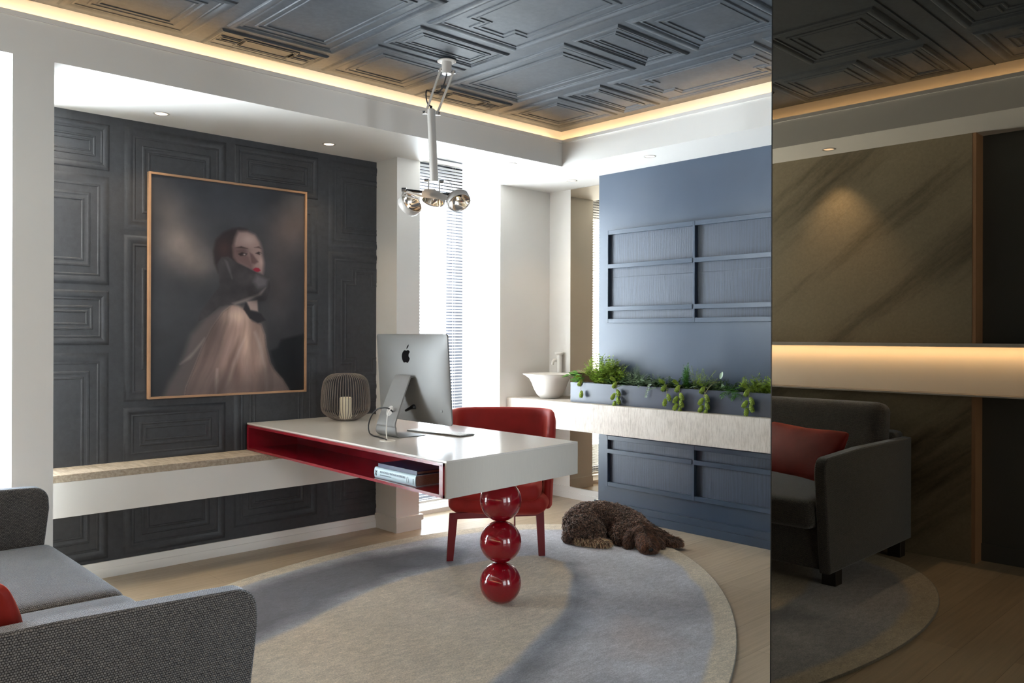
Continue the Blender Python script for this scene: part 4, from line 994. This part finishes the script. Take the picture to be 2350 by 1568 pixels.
def plant(name, label, cat, bm, mat, extra=None):
    t = thing(name, label, cat, (0,0,0)); 
    for nm, b, m_ in [(('foliage', bm, mat))] + (extra or []): finish(nm, b, m_, t, 40, uv=False)
    return t
X0 = 4.555
# feathery maidenhair fern, tallest
bm = new()
for k in range(60):
    a = R.uniform(-1.2, 1.25); b = R.uniform(-.6,.55); p = (X0+R.uniform(-.02,.02), 3.84+R.uniform(-.11,.11), PZ+.002)
    L = R.uniform(.12,.235)*(1-.25*abs(a)); dd = Vector((b*.6-.1, math.sin(a)*1.0, math.cos(a)+.35))
    frond(bm, p, dd, L, .026, .015, 12, .5)
    for q in range(3):
        p2 = Vector(p)+dd.normalized()*L*R.uniform(.3,.75); frond(bm, p2, dd+rv(.9), L*.42, .017, .012, 6, .5)
plant('maidenhair_fern', 'bushy light green fern, tallest plant at the left of the planter', 'fern', bm, 'fern_green')
bm = new()
for k in range(26):
    p = Vector((X0+R.uniform(-.04,.02), 4.075+R.uniform(-.035,.05), PZ+.002)); d = Vector((R.uniform(-.7,.3), R.uniform(-.5,.7), R.uniform(.5,1.1))); L = R.uniform(.03,.085); e_ = p+d.normalized()*L
    tube(bm, [p, p+d*L*.4, e_], .0011, 4); leaf(bm, e_, d+Vector((-.5,.2,-.5)), Vector((-.4,0,1)), .042, .038, .4, 5)
plant('ivy', 'broad leaved ivy at the left end of the planter beside the bowl', 'plant', bm, 'leaf_green')
bm = new()
for k in range(30):
    p = (X0+R.uniform(-.02,.03), 3.60+R.uniform(-.04,.04), PZ+.002); frond(bm, p, (R.uniform(-.2,.3), R.uniform(-1.0,.5), R.uniform(.4,1)), R.uniform(.09,.15), .022, .0022, 22, .4)
plant('feather_fern', 'dark feathery fern just right of the tallest fern', 'fern', bm, 'grey_green')
def trail(y, drop, nb, name_label, w_=.0, lean_=0, mat='lime_green'):
    bm = new(); st = new(); p = [Vector((X0-.02, y, PZ+.01)), Vector((4.505, y+lean_*.3, CT+ph+.022)), Vector((4.484, y+lean_*.6, CT+ph-.004)), Vector((4.482, y+lean_, CT+ph-drop))]
    if drop > .12: p[-1].z = max(p[-1].z, CT+.03)
    tube(st, smooth_path(p, 5), .0011, 5)
    for k in range(nb):
        q = k/max(1, nb-1); c = p[2].lerp(p[3], q) if k > 0 else p[1]; sg = (-1)**k
        cone_bud(bm, c+Vector((-.004,sg*.010,0)), Vector((-.22, sg*.55*(1 if k < nb-1 else .1), -1)), .046, .034)
    cone_bud(bm, p[1]+Vector((-.004,.02,.006)), Vector((-.5,.6,.5)), .038, .032)
    plant('hop_trail', name_label, 'trailing plant', bm, mat, [('stem', st, 'twig')])
trail(4.02, .055, 2, 'short hop trail hanging over the planter front nearest the bowl')
trail(3.70, .110, 5, 'hanging hop trail under the right side of the tallest fern', lean_=-.01)
trail(3.285, .070, 3, 'small hop trail hanging left of the two long ones at the planter middle', lean_=-.02)
trail(3.17, .118, 6, 'long hop trail hanging below the upright fern fronds', lean_=.0)
trail(2.985, .118, 6, 'long hop trail hanging from a pale twig right of the upright fronds', lean_=-.01)
trail(2.665, .090, 5, 'hop trail hanging over the right end of the planter by the mirror', lean_=.0)
bm = new(); tube(bm, smooth_path([(4.53,2.90,PZ+.07),(4.50,2.935,PZ+.05),(4.485,2.975,PZ-.005),(4.481,2.985,PZ-.03)], 5), .0016, 6); 
bl = new()
for y_, z_ in ((2.895,.085),(2.88,.055),(2.865,.03)): leaf(bl, Vector((4.525,y_,PZ+z_)), Vector((-.1,-.25,.5 if z_ > .06 else -.6)), Vector((-1,0,.2)), .05, .026, .1, 5)
plant('eucalyptus_sprig', 'oval leaved sprig on a bare pale twig bending over the planter', 'plant', bl, 'grey_green', [('stem', bm, 'twig')])
def succ(y, n, label, sp=.07):
    bm = new()
    for k in range(n):
        p = Vector((X0+R.uniform(-.035,.02), y+R.uniform(-sp,sp), PZ+.0)); frond(bm, p, (R.uniform(-.6,.1), R.uniform(-.8,.8), R.uniform(.3,1)), R.uniform(.06,.11), .017, .013, 9, 1.2)
    return plant('succulent', label, 'plant', bm, 'grey_green')
succ(3.545, 28, 'silvery small leaved succulent left of the planter middle'); succ(3.36, 28, 'silvery small leaved succulent at the middle of the planter'); succ(2.99, 20, 'low silvery sprigs behind the long hop trails', .05)
bm = new(); pt = smooth_path([(4.53,3.42,PZ+.01),(4.505,3.425,PZ+.03),(4.487,3.43,PZ-.01),(4.485,3.44,PZ-.055)], 4); tube(bm, pt, .0009, 4)
for q in pt[3:]:
    for sg in (-1,1): leaf(bm, q, Vector((-.2,sg,-.4)), Vector((-1,0,0)), .012, .009, .1, 2)
plant('string_vine', 'thin vine with tiny round leaves hanging over the planter front', 'plant', bm, 'grey_green')
bm = new()
for k in range(11): frond(bm, (X0+R.uniform(-.01,.01), 3.165+R.uniform(-.02,.02), PZ), (R.uniform(-.05,.12), R.uniform(-.25,.15), 1.2), R.uniform(.12,.175), .024, .0065, 22, .15)
plant('upright_fern', 'narrow upright fern fronds right of the planter middle', 'fern', bm, 'leaf_green')
bm = new()
for k in range(28): frond(bm, (X0+R.uniform(-.02,.01), 3.04+R.uniform(-.06,.06), PZ), (R.uniform(-.3,.1), R.uniform(-1.2,.25), R.uniform(.6,1.1)), R.uniform(.09,.165), .020, .0045, 12, .7)
plant('spiky_fern', 'yellow green spiky fern arching right of the upright fronds', 'fern', bm, 'lime_green')
bm = new()
for k in range(24):
    frond(bm, (X0+R.uniform(-.03,.0), 2.79+R.uniform(-.05,.05), PZ), (R.uniform(-1.1,.1), R.uniform(-.8,.8), R.uniform(.1,.7)), R.uniform(.06,.10), .034, .0065, 8, 1.7)
plant('palm_tuft', 'striped narrow palm leaves drooping over the planter rim', 'plant', bm, 'leaf_green')
bm = new()
for k in range(60): frond(bm, (X0+R.uniform(-.035,.03), 2.60+R.uniform(-.19,.17), PZ), (R.uniform(-.5,.3), R.uniform(-.6,.6), R.uniform(.6,1.1)), R.uniform(.06,.13), .024, .012, 10, .6)
plant('mixed_shrublet', 'olive green bushy foliage at the right end of the planter', 'plant', bm, 'fern_green')
bm = new()
for k in range(90): frond(bm, (X0+R.uniform(-.045,.03), 3.25+R.uniform(-.45,.55), PZ), (R.uniform(-.4,.3), R.uniform(-.6,.6), R.uniform(.4,1)), R.uniform(.045,.085), .022, .014, 8, .8)
plant('ground_foliage', 'low dark foliage filling the middle of the planter', 'plant', bm, 'dark_green')

# ------------------------------------------------------------------ hanging lamp
RR = Vector((.7275,-.6861,0)); FF = Vector((.686,.7275,0)); UP = Vector((0,0,1))
t = thing('ceiling_lamp', 'white jointed ceiling lamp with three round reflector heads above the desk', 'lamp', (0,0,0))
rose = Vector((2.731,3.395,ZC))
bm = new(); lathe(bm, [(.0,-.0065-.0),(.044,-.0065),(.049,-.004),(.049,-.0005)], rose-Vector((0,0,.0095)), 36); finish('ceiling_rose', bm, 'lamp_white', t)
bm = new(); lathe(bm, [(.0,-.078),(.0245,-.078),(.026,-.076),(.026,-.016)], rose, 32); finish('rose_cup', bm, 'lamp_white', t)
for sg in (-1, 1):
    bm = new(); c_ = rose+RR*.036*sg+Vector((0,0,-.0145)); tube(bm, [c_-UP*.004, c_-UP*.0], .004, 10); finish('screw', bm, 'chrome', t)
def knob(p, name='pivot_knob'):
    bm = new(); tube(bm, [p-RR*.011, p+RR*.011], .0085, 16); finish(name, bm, 'chrome', t)
K1 = Vector((2.708,3.417,2.686)); K2 = Vector((2.757,3.371,2.672)); A1 = Vector((2.653,3.469,2.462)); A2_ = Vector((2.695,3.429,2.455))
for p in (K1, K2, A1-RR*.006, A2_+RR*.006): knob(p)
def flatbar(p, q, w_, th_, mat='lamp_white', name='arm_bar', thin=RR):
    bm = new(); d = (q-p).normalized(); wd = d.cross(thin).normalized(); vs = []
    for c_ in (p-d*.008, q+d*.008):
        for a, b in ((-1,-1),(1,-1),(1,1),(-1,1)): vs.append(bm.verts.new(c_+thin*a*th_/2+wd*b*w_/2))
    for q_ in ((3,2,1,0),(4,5,6,7),(0,1,5,4),(1,2,6,5),(2,3,7,6),(3,0,4,7)): bm.faces.new([vs[k] for k in q_])
    return finish(name, bm, mat, t)
flatbar(K1, A1, .018, .010); flatbar(K2, A2_, .018, .010)
T0, T1 = Vector((2.672,3.451,2.478)), Vector((2.685,3.439,2.100))
bm = new(); tube(bm, [T0, T0+(T1-T0)*.02, T1-(T1-T0)*.14, T1-(T1-T0)*.1399, T1], [.019,.0205,.0215,.0225,.0225], 28); finish('lamp_tube', bm, 'lamp_white', t)
bm = new(); tube(bm, [T0, T0+UP*.018], .007, 12); finish('cable_gland', bm, 'dark_metal', t)
bm = new(); tube(bm, smooth_path([rose-UP*.077, rose-UP*.095-RR*.004, rose-UP*.14-RR*.018, rose-UP*.175-RR*.045, rose-UP*.168-RR*.085+FF*.0, rose-UP*.165-RR*.105, rose-UP*.20-RR*.107, rose-UP*.235-RR*.098, T0+UP*.016], 6), .0038, 8); finish('flex_cable', bm, 'black_rubber', t)
K3, K4 = Vector((2.655,3.466,2.107)), Vector((2.714,3.412,2.100)); knob(K3); knob(K4)
BL_, BR_ = Vector((2.570,3.546,2.056)), Vector((2.790,3.342,2.026))
def onbar(s_): return BL_.lerp(BR_, s_)
flatbar(K3+RR*.012, Vector((2.663,3.459,2.046)), .016, .006, name='bracket'); flatbar(K4-RR*.012, Vector((2.706,3.420,2.040)), .016, .006, name='bracket')
bm = new(); tube(bm, [BL_-RR*.006, BR_], .0075, 14); finish('cross_bar', bm, 'dark_metal', t)
bm = new(); tube(bm, [BL_-RR*.012, BL_+RR*.012], .0125, 16); finish('bar_end', bm, 'chrome', t)
def head(c_, n, nm='lamp_head', lit=1.0):
    n = n.normalized(); a = n.orthogonal().normalized(); b = n.cross(a); M = Matrix(((a.x,b.x,n.x,0),(a.y,b.y,n.y,0),(a.z,b.z,n.z,0),(0,0,0,1)))
    bm = new(); lathe(bm, [(.046,-.032),(.060,-.030),(.0625,-.026),(.0625,.006),(.060,.009),(.057,.008),(.056,.004),(.056,-.010),(.044,-.030)], c_, 48, M, closed=True); h = finish(nm, bm, 'lamp_white', t, 40)
    bm = new(); pr = [(.0555,.003),(.052,-.004),(.044,-.018),(.032,-.031),(.018,-.040),(.006,-.043)]; lathe(bm, pr, c_, 24, M, cap=False); finish('reflector', bm, 'reflector', h, 20)
    bm = new(); lathe(bm, [(.0565,.0045),(.0585,.0075),(.0565,.0085),(.054,.0055)], c_, 48, M, closed=True); finish('rim', bm, 'oak_frame' if False else 'chrome', h)
    bm = new(); lathe(bm, [(0,-.006),(.004,-.008),(.0052,-.014),(.0045,-.024),(.003,-.034),(0,-.036)], c_, 14, M); finish('bulb', bm, 'bulb_glow', h)
    bm = new(); lathe(bm, [(0,.0005),(.0035,-.001),(.0078,-.008),(.0078,-.009),(.003,-.004),(0,-.0035)], c_, 16, M); finish('bulb_cap', bm, 'chrome', h)
    l = bpy.data.lights.new('lamp_beam', 'SPOT'); l.energy = 5*lit; l.spot_size = math.radians(70); l.spot_blend = .8; l.color = (1,.72,.42); l.shadow_soft_size = .03
    o = bpy.data.objects.new('lamp_beam', l); COL.objects.link(o); o.location = c_+n*.012; o.rotation_euler = n.to_track_quat('-Z','Y').to_euler()
HL, HM, HR = Vector((2.597,3.522,1.986)), Vector((2.683,3.444,2.004)), Vector((2.779,3.350,1.995))
head(HL, RR*.62+UP*.52-FF*.58, lit=.4); head(HM, RR*-.2-UP*.93-FF*.28); head(HR, RR*.33-UP*.76-FF*.56)
def yoke(k, pts, r_=.0035):
    bm = new()
    for p in pts: tube(bm, [k, p], r_, 8)
    finish('yoke', bm, 'lamp_white', t)
nL = (RR*.62+UP*.52-FF*.58).normalized(); sL = nL.cross(FF).normalized()
flatbar(BL_+Vector((0,0,-.002)), HL-nL*.004-RR*.047+UP*.01-FF*.03, .010, .004, name='yoke', thin=FF); flatbar(BL_+Vector((0,0,-.002)), HL+RR*.052+UP*.035-FF*.03, .010, .004, name='yoke', thin=FF)
flatbar(HL-RR*.028+UP*.032-FF*.045, HL+RR*.035+UP*.018-FF*.045, .008, .004, name='yoke_brace', thin=FF)
bm = new()
cs = onbar(.62); a_ = HM+UP*.052
vs = [bm.verts.new(HM+RR*a+UP*b-FF*.066) for a, b in ((-.056,.004),(.020,-.004),(.078,-.012),(.078,.016),(.040,.026),(.014,.046),(-.034,.048),(-.052,.034))]
f = bm.faces.new(vs); bmesh.ops.solidify(bm, geom=[f], thickness=.005); finish('center_plate', bm, 'lamp_white', t)
flatbar(onbar(.93), HR+RR*.02+UP*.040, .012, .005, name='bracket', thin=FF); flatbar(onbar(.55), HM+UP*.032, .014, .005, name='bracket', thin=FF)
bm = new()
for sd, (p0, p1) in enumerate(((K4-RR*.01-UP*.03, onbar(.86)), (K4-UP*.035, onbar(.74)), (K3+RR*.02-UP*.02, onbar(.45)), (K3+RR*.03-UP*.015, onbar(.52)))):
    m_ = (p0+p1)/2+(UP*.045+RR*.02 if sd < 1 else RR*(.012 if sd % 2 else -.010)+FF*-.012); tube(bm, smooth_path([p0, p0.lerp(m_,.6)+UP*.01, m_, p1.lerp(m_,.4)+UP*.008, p1-UP*.002], 6), .0010, 5)
finish('lamp_wires', bm, 'black_rubber', t, 60)

# ------------------------------------------------------------------ sleeping dog
DO = Vector((3.996,3.339,.0)); 
def dp(s_, tt, z): return DO+RR*s_+FF*tt+UP*z
bm = new()
def blob(s_, tt, z, r, sc=(1,1,1)):
    M = Matrix.Translation(dp(s_, tt, z)) @ Matrix(((RR.x,FF.x,0,0),(RR.y,FF.y,0,0),(0,0,1,0),(0,0,0,1))) @ Matrix.Diagonal((sc[0],sc[1],sc[2],1))
    bmesh.ops.create_icosphere(bm, subdivisions=3, radius=r, matrix=M)
def limb(pts, n=7):
    for a, b in zip(pts, pts[1:]):
        for k in range(n+1):
            q = k/n; blob(*[a[i]+(b[i]-a[i])*q for i in range(4)])
limb([(-.175,.10,.098,.098),(-.13,.18,.105,.102),(-.03,.20,.110,.100),(.07,.17,.100,.095),(.14,.08,.088,.088),(.175,-.01,.080,.070),(.19,-.08,.070,.066)])
blob(-.17,.02,.085,.092,(1,1,.9)); blob(-.12,.0,.07,.075); blob(.19,-.095,.068,.072,(1.05,1,.92)); blob(.19,-.13,.078,.045)
limb([(.192,-.14,.060,.056),(.198,-.21,.052,.054),(.202,-.25,.046,.050)])
limb([(-.20,-.01,.06,.06),(-.235,.0,.045,.045)]); limb([(-.19,-.05,.04,.042),(-.11,-.10,.032,.032),(-.045,-.125,.028,.026)])
limb([(-.14,-.06,.03,.032),(-.20,-.03,.03,.030)]); limb([(-.09,-.085,.026,.026),(-.03,-.09,.024,.022)])
limb([(.19,.03,.07,.065),(.28,-.02,.046,.042),(.345,-.07,.035,.033),(.395,-.115,.032,.030)])
limb([(.08,.02,.06,.06),(.07,-.05,.04,.042)])
for sx in (-1, 1):   # ears
    limb([(.19+sx*.068,-.085,.088,.024),(.19+sx*.088,-.12,.058,.028),(.19+sx*.096,-.145,.030,.026)], 5)
me = bpy.data.meshes.new('tmp'); bm.to_mesh(me); bm.free(); tmp = bpy.data.objects.new('tmp', me); COL.objects.link(tmp)
md = tmp.modifiers.new('r', 'REMESH'); md.mode = 'VOXEL'; md.voxel_size = .0085; ms = tmp.modifiers.new('s', 'SMOOTH'); ms.iterations = 6; ms.factor = .6
dg = bpy.context.evaluated_depsgraph_get(); dg.update(); bme = bpy.data.meshes.new_from_object(tmp.evaluated_get(dg)); bpy.data.objects.remove(tmp)
for v in bme.vertices: v.co.z = max(v.co.z, .0135)
t = thing('dog', 'curly dark brown dog curled up asleep on the edge of the rug', 'dog', (0,0,0))
def dog_col(p, rnd):
    q = p-DO; s_ = q.dot(RR); tt = q.dot(FF); z = p.z
    base = np.array([82., 64, 54])
    if s_ < -.01 and tt < -.06 and z < .06: base = np.array([150., 124, 100])
    elif tt < -.19: base = np.array([86., 58, 42])
    elif s_ > .05 and tt < -.05: base = np.array([80., 58, 46])
    return np.clip(base*(.55+1.5*rnd), 0, 255)
bme.name = 'dog_body'; ca = bme.color_attributes.new('Col', 'FLOAT_COLOR', 'POINT'); nv = len(bme.vertices)
L = np.ones((nv, 4)); L[:, :3] = srgb2lin(np.array([dog_col(v.co, .25) for v in bme.vertices])); ca.data.foreach_set('color', L.ravel())
bme.materials.clear(); bme.materials.append(MATS['dog_fur']); bme.polygons.foreach_set('use_smooth', [True]*len(bme.polygons)); ob = bpy.data.objects.new('body', bme); COL.objects.link(ob); ob.parent = t
Rg = random.Random(5); V = []; Fc = []; CL = []
polys = [(pl.center.copy(), pl.normal.copy(), pl.area) for pl in bme.polygons if pl.center.z > .018]
ar = np.cumsum([p[2] for p in polys]); NT_ = 21000
for k in range(NT_):
    c_, n_, _ = polys[int(np.searchsorted(ar, Rg.random()*ar[-1]))]; c_ = c_+Vector((Rg.gauss(0,1),Rg.gauss(0,1),Rg.gauss(0,1)))*.003
    q = c_-DO; s_, tt = q.dot(RR), q.dot(FF)
    tang = n_.cross(Vector((Rg.gauss(0,1),Rg.gauss(0,1),Rg.gauss(0,1)))).normalized()
    facey = tt < -.05 and s_ > .06; foot = s_ < -.01 and tt < -.06 and c_.z < .06
    Lh = Rg.uniform(.019,.031); w_ = Rg.uniform(.0020,.0034)
    if facey or foot: tang = (tang*.5+Vector((0,0,-1))+RR*(.6 if s_ > .19 else -.6)*(1 if facey else .2)-FF*.4).normalized(); tang = (tang-n_*tang.dot(n_)); tang = tang.normalized() if tang.length > .05 else n_.orthogonal(); Lh *= (.62 if facey and tt < -.12 else .95); w_ *= .62
    sd = n_.cross(tang); curl = Rg.uniform(2.2, 4.2)*(.35 if (facey or foot) else 1)
    rnd = Rg.random()**1.6; base = len(V); ns = 5
    for j in range(ns+1):
        u = j/ns; a_ = curl*u; rad = Lh*.42
        p = c_ + n_*(.003+Lh*.55*math.sin(a_*.75+.15)*(.6 if facey or foot else 1)) + tang*(rad*(1-math.cos(a_))*.8 + Lh*u*(.25 if not (facey or foot) else .8)) + sd*(.004*math.sin(a_*1.3))
        p.z = max(p.z, .0135); ww = w_*(1-.55*u)
        col = srgb2lin(dog_col(c_, min(1.3, rnd*.75+.38*u)))
        for q_ in range(3):
            an = 2*PI*q_/3; pp = p+sd*math.cos(an)*ww+n_*math.sin(an)*ww; V.append((pp.x, pp.y, max(pp.z,.0130))); CL.append((*col, 1))
    for j in range(ns):
        for q_ in range(3):
            a1 = base+j*3+q_; a2 = base+j*3+(q_+1)%3; Fc.append((a1, a2, a2+3, a1+3))
    Fc.append((base+ns*3, base+ns*3+1, base+ns*3+2))
me = bpy.data.meshes.new('curly_coat'); me.from_pydata(V, [], Fc); ca = me.color_attributes.new('Col', 'FLOAT_COLOR', 'POINT'); ca.data.foreach_set('color', np.array(CL).ravel())
me.materials.append(MATS['dog_fur']); me.polygons.foreach_set('use_smooth', [True]*len(me.polygons)); o = bpy.data.objects.new('curly_coat', me); COL.objects.link(o); o.parent = t
bm = new(); M = Matrix.Translation(dp(.204,-.305,.046)); bmesh.ops.create_icosphere(bm, subdivisions=3, radius=.013, matrix=M @ Matrix.Diagonal((1.2,1,.8,1))); finish('nose', bm, 'black_rubber', t, 80)
for sx in (-1, 1):
    bm = new(); bmesh.ops.create_icosphere(bm, subdivisions=2, radius=.008, matrix=Matrix.Translation(dp(.195+sx*.030,-.180,.094))); finish('eye', bm, 'screen_glass', t, 80)
